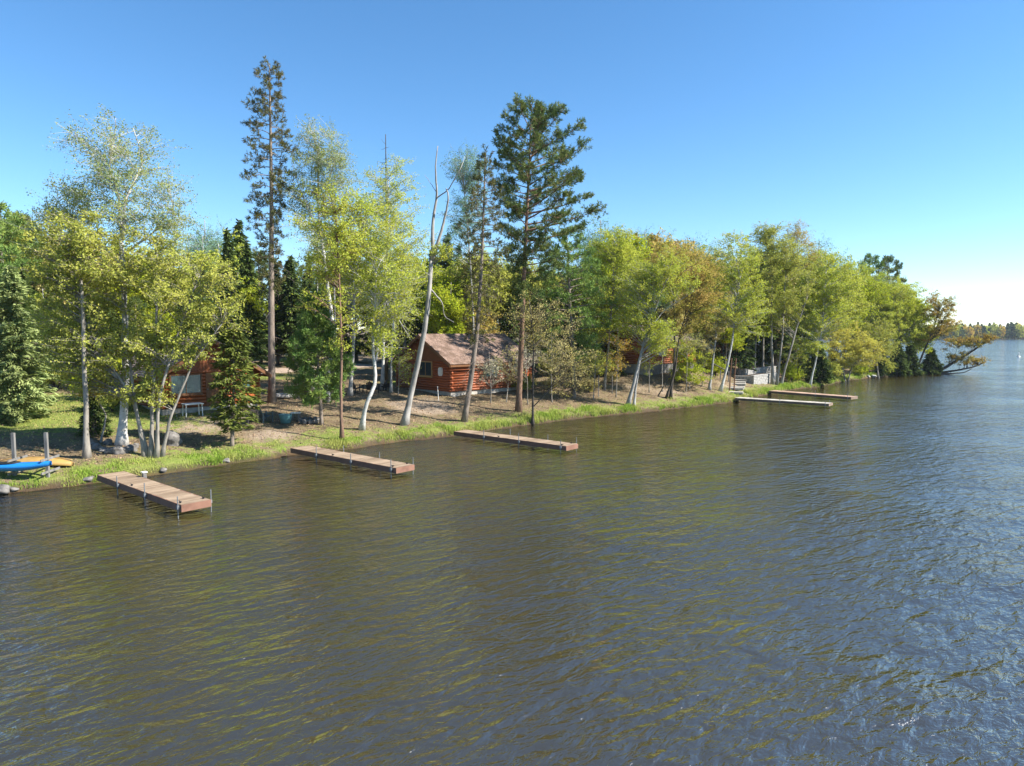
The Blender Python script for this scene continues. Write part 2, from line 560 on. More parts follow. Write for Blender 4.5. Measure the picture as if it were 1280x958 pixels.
gx = graded(-42, 70, 0.27, (-700, 900)); gy = graded(14, 112, 0.27, (-120, 900))
ground = grid_sheet('ground', gx, gy, lambda x, y: height(x, y), ground_mat(),
                    {'grass': grass_amt, 'bare': bare_amt, 'bed': lambda x, y: np.interp(sdf(x, y), [-0.05, 0.1], [1, 0]),
                     'wet': lambda x, y: np.interp(sdf(x, y), [-0.35, -0.1, 0.12, 0.42], [0, .85, .9, 0])})
tag(ground, 'brown leaf covered lake bank rising from the water', kind='structure')


# water ----------------------------------------------------------------
def water_mat():
    m, nt, out = new_mat('lake_water')
    geo = N(nt, 'ShaderNodeNewGeometry')
    rot = R(31)

    def layer(scale, aniso, detail, rough, rz=0.0, dist=0.0):
        mp = N(nt, 'ShaderNodeMapping', vector_type='TEXTURE')
        mp.inputs['Rotation'].default_value = (0, 0, rot + rz); mp.inputs['Scale'].default_value = (1 / aniso, 1, 1)
        nt.links.new(geo.outputs['Position'], mp.inputs['Vector'])
        return noise(nt, mp.outputs['Vector'], scale, detail, rough, dist)
    # crests run up to the right; short ripples ride on longer waves
    s0 = layer(0.36, 0.5, 1, 0.5, 0.12, 0.3)
    a = layer(2.0, 0.42, 2, 0.5, 0.0, 0.6)
    b = layer(4.6, 0.5, 3, 0.55, 0.22, 0.5)
    c = layer(8.5, 0.6, 3, 0.6, -0.35, 0.3)
    gust = noise(nt, coords(nt, (1, 1, 1), (0, 0, -rot), 'World'), 0.11, 3, 0.6)
    gf = math_(nt, 'ADD', math_(nt, 'MULTIPLY', math_(nt, 'SUBTRACT', gust, 0.5), 2.2), 1.0)
    h = math_(nt, 'ADD', math_(nt, 'MULTIPLY', a, 0.155), math_(nt, 'MULTIPLY', b, 0.088))
    h = math_(nt, 'ADD', h, math_(nt, 'MULTIPLY', c, 0.024))
    h = math_(nt, 'ADD', h, math_(nt, 'MULTIPLY', s0, 0.16))
    h = math_(nt, 'MULTIPLY', h, gf)
    bn = N(nt, 'ShaderNodeBump'); bn.inputs['Strength'].default_value = 1.0; bn.inputs['Distance'].default_value = WAVE
    nt.links.new(h, bn.inputs['Height'])
    nor = bn.outputs['Normal']
    murk = N(nt, 'ShaderNodeAttribute', attribute_name='murk').outputs['Fac']
    d = N(nt, 'ShaderNodeBsdfDiffuse')
    d.inputs['Color'].default_value = (0.036, 0.0272, 0.0064, 1)
    t = N(nt, 'ShaderNodeBsdfTransparent'); t.inputs['Color'].default_value = (0.62, 0.46, 0.26, 1)
    mx = N(nt, 'ShaderNodeMixShader')
    nt.links.new(murk, mx.inputs[0]); nt.links.new(t.outputs[0], mx.inputs[1]); nt.links.new(d.outputs[0], mx.inputs[2])
    g = N(nt, 'ShaderNodeBsdfGlossy'); g.inputs['Roughness'].default_value = 0.06
    g.inputs['Color'].default_value = (1, 1, 1, 1)
    nt.links.new(nor, g.inputs['Normal'])
    fr = N(nt, 'ShaderNodeFresnel'); fr.inputs['IOR'].default_value = 2.6
    nt.links.new(nor, fr.inputs['Normal'])
    m2 = N(nt, 'ShaderNodeMixShader')
    nt.links.new(fr.outputs[0], m2.inputs[0]); nt.links.new(mx.outputs[0], m2.inputs[1]); nt.links.new(g.outputs[0], m2.inputs[2])
    nt.links.new(m2.outputs[0], out.inputs['Surface'])
    return m


WAVE = 1.0
wx = graded(-42, 72, 0.6, (-700, 900)); wy = graded(14, 112, 0.6, (-120, 900))
water = grid_sheet('water', wx, wy, lambda x, y: np.zeros_like(x), water_mat(),
                   {'murk': lambda x, y: np.interp(-sdf(x, y), [0, 0.4, 2.2, 4.5], [0.12, 0.2, 0.75, 1.0])})
tag(water, 'brown rippled lake water reflecting the sky', kind='structure')


# roads behind the cabins -----------------------------------------------
def strip(name, pts_px, width, mat, label):
    P = np.array([ground_at(*p)[:2] for p in pts_px])
    d = np.concatenate([[0], np.cumsum(np.linalg.norm(np.diff(P, axis=0), axis=1))])
    tt = np.linspace(0, d[-1], int(d[-1] / 0.5) + 2)
    C = np.stack([np.interp(tt, d, P[:, k]) for k in (0, 1)], 1)
    T = nrm(np.gradient(C, axis=0)); Nn = np.stack([-T[:, 1], T[:, 0]], 1)
    cols = np.linspace(-0.5, 0.5, 9)
    w = width * (1 + 0.12 * np.sin(tt * 0.7))
    V = C[:, None] + Nn[:, None] * (cols[None, :, None] * w[:, None, None])
    z = height(V[..., 0].ravel(), V[..., 1].ravel()) + 0.035
    V3 = np.concatenate([V.reshape(-1, 2), z[:, None]], 1)
    n, k = len(tt), 9
    i = np.arange(n - 1)[:, None] * k; j = np.arange(k - 1)[None]
    F = np.stack([i + j, i + j + 1, i + k + j + 1, i + k + j], -1).reshape(-1, 4)
    mb = MB(); mb.add(V3, F)
    o = mb.build(name, mat, None, True)
    return tag(o, label, kind='structure')


M['sandroad'] = plain_mat('pinkish_sand_road', (0.38, 0.29, 0.22), 0.95, 0.2, 2.5, 0.1, 0, 0.02)
strip('road', [(300, 466), (380, 462), (450, 458), (500, 456), (560, 455)], 4.5, M['sandroad'], 'sandy drive running behind the cabins')


# ------------------------------------------------------------------ trees
def stem_curve(pts, n=14):
    P = np.array(pts, float)
    d = np.concatenate([[0], np.cumsum(np.linalg.norm(np.diff(P, axis=0), axis=1))])
    t = np.linspace(0, d[-1], n)
    # smooth the corners a little
    C = np.stack([np.interp(t, d, P[:, k]) for k in range(3)], 1)
    C[1:-1] = 0.25 * C[:-2] + 0.5 * C[1:-1] + 0.25 * C[2:]
    return C


def bez(a, b, c, n=5):
    t = np.linspace(0, 1, n)[:, None]
    return (1 - t) ** 2 * a + 2 * t * (1 - t) * b + t ** 2 * c


def decid_parts(stems, blobs, n, per, leaf, sig, bark, lmat, root, low=0.3, droop=0.0, bscale=1.0, twigs=3, flat=0.65, lowz=None):
    """stems: list of (points, r0, r1) local; blobs: list of (centre, radii, weight) local, metres."""
    tb = MB(); lb = MB()
    SP_, SR_ = [], []
    for k, (pts, r0, r1) in enumerate(stems):
        C = stem_curve(pts, 18)
        u = np.linspace(0, 1, len(C))
        C[1:, 0] += np.cumsum(rng.normal(0, 0.012, len(C) - 1)); C[1:, 1] += np.cumsum(rng.normal(0, 0.02, len(C) - 1))
        rr = r0 + (r1 - r0) * u ** 0.85
        if C[0, 2] < 0.3:
            rr[0] *= 1.8; rr[1] *= 1.2
            C[0, 2] -= 0.15
        tb.tube(C, rr, 9)
        a = int(low * len(C)) if C[0, 2] < 0.3 else 2
        fine = stem_curve(C, 60); fr = np.interp(np.linspace(0, 1, 60), u, rr)
        f0 = int(a / len(C) * 60)
        SP_.append(fine[f0:]); SR_.append(fr[f0:])
    S = np.concatenate(SP_); SR = np.concatenate(SR_)
    w = np.array([b[2] for b in blobs], float); w /= w.sum()
    PP, OO = [], []
    mid_ = np.average([b[0] for b in blobs], axis=0, weights=[b[2] for b in blobs])
    for i in range(n):
        c, rad, _ = blobs[rng.choice(len(blobs), p=w)]
        v = nrm(rng.normal(size=3)) * rng.random() ** 0.42
        C = np.asarray(c) + v * np.asarray(rad)
        if lowz is not None and C[2] < lowz:
            C[2] = lowz + rng.random() * 0.4
        hd = np.linalg.norm((S - C)[:, :2], axis=1)
        cost = np.linalg.norm(S - C, axis=1) + 2.2 * np.maximum(0, S[:, 2] - (C[2] - 0.55 * hd)) + rng.random(len(S)) * 0.5
        k = int(np.argmin(cost))
        A = S[k]; L = np.linalg.norm(C - A)
        ctl = A + (C - A) * 0.5 + np.array([0, 0, (0.14 - droop) * L]) + rng.normal(0, 0.06, 3) * L
        B = bez(A, ctl, C, 6)
        r0 = min(SR[k] * 0.5, (0.008 + 0.011 * L) * bscale)
        tb.tube(B, np.linspace(r0, 0.006 * bscale, 6), 4, False)
        tw = [B[2:]]
        out_ = nrm(nrm(C - mid_) + v)
        for q in range(twigs + 2):
            E = C + np.clip(rng.normal(0, 1, 3), -1.9, 1.9) * np.array([sig, sig, sig * flat]) * 1.15 - np.array([0, 0, droop * sig])
            s0 = B[rng.integers(2, 6)]
            cv = bez(s0, (s0 + E) / 2 + rng.normal(0, 0.07, 3), E, 4)
            tb.tube(cv, np.linspace(0.008, 0.004, 4) * bscale, 3, False)
            tw.append(cv)
        k1 = per // (twigs + 3) + 1
        got = []
        for q, cv in enumerate(tw):
            t = np.sqrt(rng.random(k1)) * (len(cv) - 1)
            got.append(np.stack([np.interp(t, np.arange(len(cv)), cv[:, z_]) for z_ in range(3)], 1) + np.clip(rng.normal(0, 1, (k1, 3)), -1.8, 1.8) * sig * 0.21)
        got = np.concatenate(got)[:per]
        PP.append(got)
        OO.append(np.repeat(out_[None], len(got), 0))
    P = np.concatenate(PP)
    m = len(P)
    Nn = nrm(rng.normal(size=(m, 3)) * 0.75 + np.concatenate(OO) * 0.75 + np.array([0, 0, 0.4]))
    D = nrm(np.cross(Nn, rng.normal(size=(m, 3))))
    A = D * (leaf * rng.uniform(0.5, 1.45, m))[:, None]
    B = np.cross(Nn, D) * (leaf * 0.62 * rng.uniform(0.7, 1.2, m))[:, None]
    rhombi(lb, P, A, B)
    tb.build('trunk', bark, root, True)
    lb.build('crown', lmat, root)


def m_per_px(Y):
    return Y / FPX


def decid(name, label, base, stems, crown, n, per, leaf, lmat, bark, r=(0.12, 0.03), sig=0.45, low=0.3, cat='tree',
          depth=1.0, droop=0.0, bscale=1.0, group=None, twigs=3, lowz=0.6, flat=0.65, dy=0.0):
    G = ground_at(*base)
    if dy:
        G = np.array([G[0], G[1] + dy, 0]); G[0] *= 1.0
        G[2] = gz(G[0], G[1])
    Y = G[1]
    if lmat in (M['airy'], M['airyblue']):
        per = int(per * .8); flat = .55
    else:
        leaf *= 1.1; per = int(per * 1.35); sig *= 1.0; flat = min(flat, .5)
    root = thing(name, label, cat, G, 0, group)
    st = []
    for sdef in stems:
        rr = sdef[0] if isinstance(sdef[0], tuple) else r
        pts = sdef[1] if isinstance(sdef[0], tuple) else sdef
        W = []
        for k, (px, py) in enumerate(pts):
            w_ = at_y(px, py, Y) - G
            w_[1] = rng.normal(0, 0.25) if k else rng.normal(0, 0.08)
            W.append(w_)
        if abs(pts[0][1] - base[1]) < 14 and W[0][2] < 0.5:
            W[0][2] = gz(G[0] + W[0][0], G[1] + W[0][1]) - G[2]
        else:
            # a limb: start on the nearest stem made so far
            if st:
                allp = np.concatenate([stem_curve(s[0], 30) for s in st])
                W[0] = allp[np.argmin(np.linalg.norm(allp[:, [0, 2]] - W[0][[0, 2]], axis=1))]
        st.append((W, rr[0] * .8, rr[1] * .8))
    bl = []
    k = m_per_px(Y)
    for (cx, cy, rx, ry, w) in crown:
        c = at_y(cx, cy, Y) - G
        c[1] = 0
        bl.append((c, (rx * k, 0.5 * (rx + min(rx, ry)) * k * depth, ry * k), w))
    decid_parts(st, bl, n, per, leaf, sig, bark, lmat, root, low, droop, bscale, twigs, flat, lowz)
    return root


def conifer_parts(root, trunk, r0, prof, nbr, kind, nmat, bark, size, dens, droop=0.25, up=0.1, dead=0, bend=0.0, gap=0.0):
    """prof: list of (z, left, right) crown half widths in metres."""
    tb = MB(); lb = MB(); db = MB()
    C = stem_curve(trunk, 22); u = np.linspace(0, 1, 22)
    rr = r0 * (1 - 0.9 * u ** 1.1) + 0.012
    rr[0] *= 1.35; C[0, 2] -= 0.15
    tb.tube(C, rr, 9)
    prof = np.array(prof, float)
    prof = prof[np.argsort(prof[:, 0])]
    z0, z1 = prof[0, 0], prof[-1, 0]
    az = rng.random() * 6.28
    for i in range(nbr):
        z = z0 + (z1 - z0) * ((i + rng.random()) / nbr) ** 0.92
        az += 2.4 + rng.normal(0, 0.25)
        if rng.random() < gap:
            continue
        lft = np.interp(z, prof[:, 0], prof[:, 1]); rgt = np.interp(z, prof[:, 0], prof[:, 2])
        cx = math.cos(az)
        L = (rgt * (0.5 + 0.5 * cx) + lft * (0.5 - 0.5 * cx)) * rng.uniform(0.68, 1.08) + 0.08
        o = np.array([np.interp(z, C[:, 2], C[:, k]) for k in range(3)])
        o[2] = z
        d = np.array([cx, math.sin(az), 0.0])
        s = np.linspace(0, 1, 6)
        upk = up * rng.uniform(0.6, 1.4)
        top = (z - z0) / (z1 - z0 + 1e-6)
        upk += 0.5 * top ** 2
        side = np.array([-d[1], d[0], 0]) * rng.normal(0, 0.12)
        B = o + d * (L * s)[:, None] + np.array([0, 0, 1]) * (L * (upk * s - droop * s ** 2))[:, None] + side * (L * s ** 2)[:, None]
        tb.tube(B, np.linspace(min(0.012 + 0.014 * L, r0 * 0.45), 0.006, 6), 4, False)
        lat = np.array([-d[1], d[0], 0])
        if kind == 'spruce':
            m = int(dens * L) + 6
            t = rng.random(m) ** 0.75 * 0.9 + 0.1
            P = np.stack([np.interp(t, s, B[:, k]) for k in range(3)], 1)
            sgn = np.where(rng.random(m) < 0.5, -1, 1)
            wmax = (0.30 * L * (1.05 - t) + size * 0.4)
            P = P + lat * (sgn * rng.random(m) * wmax)[:, None] + np.array([0, 0, 1]) * rng.normal(-0.25, 0.35, m)[:, None] * size
            D = nrm(d[None] * rng.uniform(0.5, 1.0, m)[:, None] + lat[None] * (sgn * rng.uniform(0.1, 0.9, m))[:, None] + np.array([0, 0, 1]) * rng.normal(-0.15, 0.3, m)[:, None])
            A = D * (size * rng.uniform(0.6, 1.2, m))[:, None]
            W = nrm(np.cross(D, np.array([0, 0, 1.0]) + rng.normal(0, 0.55, (m, 3)))) * (size * 0.24 * rng.uniform(0.7, 1.3, m))[:, None]
            rhombi(lb, P, A, W)
        else:
            # pine: needle tufts on side shoots along the outer part of each limb
            nt_ = max(3, int(dens * (0.5 + L)))
            for q in range(nt_):
                t = 1 - rng.random() ** 1.3 * 0.62
                p = np.array([np.interp(t, s, B[:, k]) for k in range(3)])
                off = lat * rng.normal(0, 0.22) * (0.3 + L * 0.55) * (1.15 - t * 0.6) + np.array([0, 0, rng.normal(0.10, 0.13)]) + d * rng.normal(0, 0.1)
                e = p + off
                if np.linalg.norm(off) > 0.25:
                    tb.tube(np.stack([p, (p + e) / 2 - np.array([0, 0, 0.03]), e]), [0.012, 0.009, 0.006], 3, False)
                ax = nrm(d * 0.5 + off * 1.0 + np.array([0, 0, 0.45]))
                m = 20
                D = nrm(ax[None] * 0.7 + rng.normal(0, 0.75, (m, 3)))
                ln = size * rng.uniform(0.7, 1.15, m)
                base = e + nrm(ax) * (rng.random(m) * size * 0.9 - size * 0.5)[:, None]
                A = D * (ln * 0.5)[:, None]
                W = nrm(np.cross(D, rng.normal(size=(m, 3)))) * (size * 0.085)
                rhombi(lb, base + A, A, W)
    for i in range(dead):
        z = rng.uniform(0.25, 1.0) * z0 if z0 > 1 else rng.uniform(0.3, 1.2)
        if i % 2: z = rng.uniform(z0, z0 + 0.35 * (z1 - z0))
        a = rng.random() * 6.28
        o = np.array([np.interp(z, C[:, 2], C[:, k]) for k in range(3)]); o[2] = z
        L = rng.uniform(0.4, 1.6)
        d = np.array([math.cos(a), math.sin(a), 0])
        s = np.linspace(0, 1, 5)
        B = o + d * (L * s)[:, None] + np.array([0, 0, 1]) * (L * (-0.1 * s - 0.35 * s ** 2))[:, None]
        tb.tube(B, np.linspace(0.016, 0.004, 5), 3, False)
        for q in range(5):
            p = B[rng.integers(1, 5)]
            e = p + rng.normal(0, 0.2, 3) + np.array([0, 0, -0.1])
            tb.tube(np.stack([p, (p + e) / 2, e]), [0.007, 0.005, 0.003], 3, False)
    tb.build('trunk', bark, root, True)
    lb.build('crown', nmat, root)


def conifer(name, label, base, trunk_px, prof_px, r0, nbr, kind, nmat, bark, size, dens, droop=0.25, up=0.1, dead=0, group=None, gap=0.0, cat='tree'):
    G = ground_at(*base); Y = G[1]
    root = thing(name, label, cat, G, 0, group)
    tr = [np.zeros(3)]
    for px, py in trunk_px:
        p = at_y(px, py, Y) - G; p[1] = rng.normal(0, 0.1); tr.append(p)
    k = m_per_px(Y)
    prof = [(at_y(640, py, Y)[2] - G[2], a * k, b * k) for (py, a, b) in prof_px]
    conifer_parts(root, tr, r0, prof, nbr, kind, nmat, bark, size, dens, droop, up, dead, 0, gap)
    return root


# ------------------------------------------------------------------ the near trees, one by one
def hero_trees():
    decid('birch_tree', 'tallest pale birch with an airy blue green crown above the maple clump', (152, 556),
          [((.24, .12), [(152, 556), (154, 470), (155, 380), (155, 300)]), ((.10, .02), [(155, 300), (150, 245), (133, 205), (118, 182)]),
           ((.10, .02), [(155, 300), (163, 250), (172, 200), (165, 160)]), ((.08, .02), [(155, 340), (112, 290), (70, 250)]),
           ((.08, .02), [(157, 315), (185, 292), (218, 258)]), ((.06, .015), [(134, 207), (140, 175), (148, 150)])],
          [(148, 190, 58, 50, 3), (100, 250, 42, 30, 1.3), (205, 258, 28, 35, 1), (155, 255, 50, 45, 1.8), (65, 268, 38, 22, .9), (220, 285, 20, 22, .5)],
          210, 150, .042, M['airy'], M['birch'], sig=.5, low=.6, droop=.08)
    decid('maple_tree', 'broad golden green maple clump of five grey stems by the first dock', (190, 572),
          [((.11, .035), [(183, 571), (172, 520), (160, 430), (150, 350)]), ((.12, .035), [(188, 573), (190, 500), (196, 400), (190, 310)]),
           ((.11, .03), [(195, 573), (205, 500), (226, 420), (252, 345)]), ((.10, .03), [(200, 571), (214, 520), (238, 455), (278, 405)]),
           ((.11, .03), [(181, 571), (166, 500), (130, 430), (92, 365)])],
          [(150, 335, 78, 48, 3), (95, 385, 48, 60, 2), (220, 345, 60, 55, 2.2), (270, 370, 32, 58, 1.2), (150, 425, 78, 45, 2), (165, 495, 55, 20, .9), (80, 440, 42, 38, 1.1), (235, 410, 45, 32, .9), (110, 470, 40, 25, .8), (185, 455, 45, 30, .9), (60, 400, 30, 40, .7), (215, 440, 34, 24, .8), (250, 435, 26, 22, .5)],
          370, 86, .052, M['olive'], M['graybark'], sig=.36, low=.35)
    decid('aspen_tree', 'straight bare grey trunk beside the kayak rack with its crown lost in the maple', (107, 573),
          [((.15, .06), [(107, 573), (106, 480), (104, 380), (100, 290)])],
          [(95, 300, 46, 42, 2), (60, 345, 32, 45, 1), (110, 350, 40, 40, 1)], 75, 100, .052, M['olive'], M['graybark'], sig=.4, low=.6)
    decid('sapling', 'thin leaning sapling with copper leaves beside the ring of stones', (127, 553),
          [((.06, .02), [(127, 553), (123, 520), (117, 488), (112, 470)])], [(118, 478, 24, 18, 1)], 26, 70, .055, M['orange'], M['graybark'], sig=.25, low=.4)
    conifer('spruce_tree', 'broad pale blue green spruce standing on the lawn', (18, 527), [(18, 430), (12, 335)],
            [(524, 44, 44), (490, 44, 44), (440, 36, 36), (390, 24, 24), (350, 9, 9), (335, 2, 2)], .16, 190, 'spruce', M['paleneedle'], M['pinebark'], .17, 95, .18, .12)
    conifer('fir_tree', 'small loose dark fir on two stems in front of the left log cabin', (290, 558), [(291, 500), (292, 408)],
            [(538, 14, 16), (520, 30, 36), (485, 32, 36), (450, 24, 24), (425, 14, 13), (408, 2, 2)], .085, 85, 'spruce', M['fir'], M['pinebark'], .17, 62, .22, .12)
    conifer('pine_tree', 'very tall bare trunked pine with a narrow thinning crown', (340, 503), [(340, 400), (340, 250), (338, 83)],
            [(365, 12, 10), (330, 20, 10), (295, 26, 14), (260, 34, 14), (225, 44, 26), (190, 38, 26), (150, 32, 24), (118, 22, 15), (96, 16, 14), (84, 5, 7)], .23, 108, 'pine', M['sparsepine'], M['pinebark'], .20, 7.5, .5, .12, 14, gap=.12)
    conifer('white_pine', 'bushy young white pine beside the thin trunk at the second dock', (402, 531), [(399, 470), (393, 372)],
            [(508, 34, 34), (480, 42, 42), (440, 33, 35), (405, 20, 18), (374, 3, 3)], .10, 60, 'pine', M['softpine'], M['pinebark'], .24, 15, .12, .2)
    decid('birch_tree', 'thin dark straight trunk standing behind the root of the second dock', (428, 549),
          [((.11, .035), [(428, 549), (427, 450), (425, 360), (420, 270)])], [(425, 300, 36, 45, 2), (400, 340, 32, 55, 1.2), (410, 255, 30, 25, 1), (432, 400, 22, 40, .7)],
          95, 70, .05, M['lime'], M['redbark'], sig=.42, low=.5)
    decid('birch_tree', 'white birch with a kinked trunk base near the shore grass', (452, 537),
          [((.16, .06), [(452, 537), (459, 503), (470, 478), (463, 440), (467, 390), (470, 335)]), ((.075, .02), [(468, 375), (440, 335), (402, 298), (363, 268)]),
           ((.07, .02), [(467, 400), (478, 360), (484, 305)]), ((.06, .02), [(470, 340), (455, 290), (450, 250)])],
          [(470, 300, 48, 52, 3), (492, 360, 36, 42, 2), (432, 325, 36, 45, 1.3), (445, 262, 38, 28, 1), (385, 285, 22, 16, .4), (482, 415, 22, 38, 1.0)],
          250, 66, .05, M['lime'], M['birch'], sig=.42, low=.55)
    decid('birch_tree', 'slim birch with a grey trunk standing beside the folding chairs', (437, 495),
          [((.17, .06), [(437, 495), (441, 430), (443, 360), (440, 290)])], [(442, 320, 34, 44, 2), (420, 360, 28, 30, 1)], 100, 60, .055, M['lime2'], M['birchgray'], sig=.45, low=.5)
    decid('birch_tree', 'tall airy birch leaning over beside the very tall pine', (408, 503),
          [((.19, .08), [(408, 503), (414, 460), (417, 420), (410, 350), (398, 270), (396, 190)]), ((.07, .02), [(398, 270), (412, 220), (425, 180)]), ((.07, .02), [(403, 300), (378, 240), (365, 205)])],
          [(398, 195, 34, 44, 3), (380, 250, 30, 35, 1.5), (422, 225, 26, 40, 1.2), (405, 290, 30, 25, .7)], 170, 140, .048, M['airy'], M['birch'], sig=.5, low=.55, droop=.08)
    decid('birch_tree', 'yellow topped birch in front of the bare dead pole', (478, 487),
          [((.16, .05), [(478, 487), (480, 400), (484, 310), (487, 225)])], [(490, 235, 40, 38, 2), (505, 290, 40, 45, 2), (470, 270, 30, 40, 1), (515, 340, 30, 40, 1), (500, 400, 26, 40, 1), (450, 380, 26, 40, .7)],
          190, 68, .055, M['lime'], M['birch'], sig=.45, low=.45)
    decid('dead_tree', 'bleached forked dead birch leaning beside the main log cabin', (505, 532),
          [((.23, .15), [(505, 532), (514, 490), (531, 420), (538, 365), (540, 325)]), ((.16, .03), [(540, 325), (541, 277), (546, 242), (544, 214), (548, 183)]),
           ((.15, .045), [(541, 325), (555, 277), (562, 245), (558, 236)]), ((.065, .02), [(539, 362), (553, 378), (555, 396), (566, 403)]), ((.03, .01), [(546, 242), (538, 228), (532, 220)]),
           ((.05, .016), [(546, 246), (562, 236), (576, 215), (580, 196)]), ((.03, .01), [(538, 345), (528, 338), (520, 322)])],
          [(552, 312, 12, 18, 1), (533, 320, 10, 16, .5)], 12, 60, .05, M['lime'], M['snag'], sig=.3, low=.4, twigs=2)
    conifer('spruce_tree', 'thin half dead spruce with grey twigs leaning past the cabin roof', (580, 527), [(588, 480), (597, 411), (602, 333), (607, 192)],
            [(430, 16, 18), (380, 22, 24), (330, 26, 26), (285, 30, 28), (240, 24, 20), (208, 9, 9), (194, 3, 3)], .17, 90, 'pine', M['sparsepine'], M['pinebark'], .2, 6.0, .35, .05, 60)
    decid('aspen_tree', 'misty blue green aspen behind the half dead spruce', (590, 480),
          [((.15, .05), [(590, 480), (591, 402), (586, 320), (580, 240)])], [(583, 212, 30, 28, 2), (592, 260, 28, 38, 1.5), (568, 285, 24, 40, 1.2)], 130, 150, .05, M['airyblue'], M['birchgray'], sig=.5, low=.4)
    conifer('red_pine', 'large dark red pine with a wide lopsided crown beside the cabin', (648, 515), [(650, 470), (653, 400), (656, 320), (661, 220), (664, 138)],
            [(385, 6, 25), (350, 12, 34), (325, 22, 58), (300, 26, 84), (268, 36, 96), (240, 42, 84), (205, 36, 70), (172, 46, 50), (152, 32, 30), (137, 5, 6)], .20, 92, 'pine', M['pine'], M['redbark'], .25, 12, -.10, .08, 16, gap=.06)
    decid('maple_tree', 'slender copper leaved maple rooted at the water edge by the third dock', (666, 528),
          [((.10, .04), [(666, 528), (666, 480), (667, 430), (662, 375)]), ((.05, .015), [(667, 507), (685, 490), (694, 472), (706, 450)])],
          [(690, 415, 42, 42, 3), (655, 400, 24, 36, 1), (715, 450, 36, 26, 1.2)], 115, 38, .045, M['tan'], M['darkbark'], sig=.38, low=.4)
    conifer('white_pine', 'bushy mid green pine on the slope right of the main cabin', (717, 497), [(716, 440), (712, 370), (708, 288)],
            [(455, 30, 30), (430, 45, 50), (390, 42, 55), (350, 36, 46), (318, 22, 28), (290, 4, 4)], .17, 60, 'pine', M['softpine'], M['pinebark'], .27, 8, .12, .12)
    decid('shrub', 'pink budded shrub at the foot of the bushy pine', (700, 500), [((.03, .01), [(700, 500), (705, 480), (715, 462)])],
          [(705, 475, 42, 22, 1)], 45, 32, .045, M['tan'], M['darkbark'], sig=.3, low=.2, lowz=.3)
    decid('birch_tree', 'lime leaved tree rising behind the copper maple', (755, 487),
          [((.13, .04), [(755, 487), (762, 420), (767, 350), (768, 300)])], [(766, 308, 30, 28, 2), (742, 365, 34, 32, 1.6), (792, 345, 32, 40, 2), (760, 410, 40, 30, 1)], 200, 100, .06, M['lime'], M['graybark'], sig=.5, low=.4)
    decid('birch_tree', 'birch leaning hard to the right over the steep leafy bank', (784, 507),
          [((.17, .06), [(784, 507), (795, 465), (805, 425), (818, 390), (830, 358), (840, 343)]), ((.08, .02), [(806, 420), (832, 388), (868, 364)]), ((.13, .08), [(792, 506), (795, 485), (799, 450), (804, 430)])],
          [(832, 345, 42, 32, 2), (792, 375, 32, 50, 1.6), (822, 415, 26, 26, .9)], 170, 95, .055, M['lime'], M['birchgray'], sig=.42, low=.5)
    decid('maple_tree', 'reddish leaved double stemmed maple in front of the hidden cabin', (838, 498),
          [((.13, .04), [(838, 498), (842, 455), (841, 400), (838, 325)]), ((.11, .03), [(832, 498), (843, 466), (848, 425), (864, 365)]), ((.07, .03), [(822, 499), (830, 482), (842, 462)])],
          [(848, 335, 44, 36, 2.5), (862, 385, 32, 32, 1.3), (880, 360, 28, 30, 1)], 190, 90, .055, M['red'], M['darkbark'], sig=.42, low=.5)
    decid('shrub', 'fresh green bush on the bank below the hidden cabin', (862, 487), [((.04, .015), [(862, 487), (864, 470), (860, 450)])],
          [(862, 460, 30, 22, 1), (850, 440, 18, 22, .6)], 75, 75, .06, M['lime2'], M['graybark'], sig=.32, low=.2, lowz=.3)
    decid('birch_tree', 'slanting white birch beside the stone steps', (900, 489),
          [((.15, .05), [(900, 489), (908, 465), (915, 430), (920, 390), (926, 350), (928, 305)])], [(920, 325, 36, 36, 2), (938, 385, 28, 40, 1.5), (895, 375, 32, 42, 1.5)], 190, 95, .06, M['lime'], M['birch'], sig=.45, low=.45)
    decid('birch_tree', 'short grey birch with pinkish buds left of the slanting birch', (886, 487),
          [((.15, .06), [(886, 487), (891, 455), (896, 420), (897, 395)])], [(896, 408, 18, 20, 1), (875, 430, 18, 20, .8)], 50, 80, .05, M['tan'], M['birchgray'], sig=.35, low=.5)
    decid('maple_tree', 'tall olive maple on three grey trunks beside the white retaining wall', (968, 481),
          [((.19, .05), [(966, 481), (966, 420), (965, 360), (962, 290)]), ((.16, .05), [(971, 481), (977, 420), (981, 360), (986, 310)]), ((.17, .05), [(976, 481), (986, 440), (997, 408), (1010, 370)])],
          [(962, 318, 32, 42, 3), (985, 345, 36, 45, 2.2), (958, 290, 14, 14, .5), (975, 385, 38, 25, 1.2)], 260, 95, .065, M['olive'], M['graybark'], sig=.48, low=.5)
    decid('maple_tree', 'rosy budded tree behind the three trunked maple', (1003, 478),
          [((.15, .04), [(1003, 478), (1002, 400), (998, 330), (995, 285)])], [(996, 300, 24, 22, 1), (1010, 330, 26, 26, 1)], 90, 80, .06, M['red'], M['graybark'], sig=.5, low=.5, dy=7)
    decid('birch_tree', 'bright lime birch right of the three trunked maple', (1012, 483),
          [((.14, .04), [(1012, 483), (1020, 450), (1028, 410), (1032, 340)])], [(1036, 345, 38, 36, 2), (1008, 405, 26, 46, 1.6), (1045, 385, 25, 30, 1)], 190, 90, .075, M['lime'], M['birch'], sig=.5, low=.4)
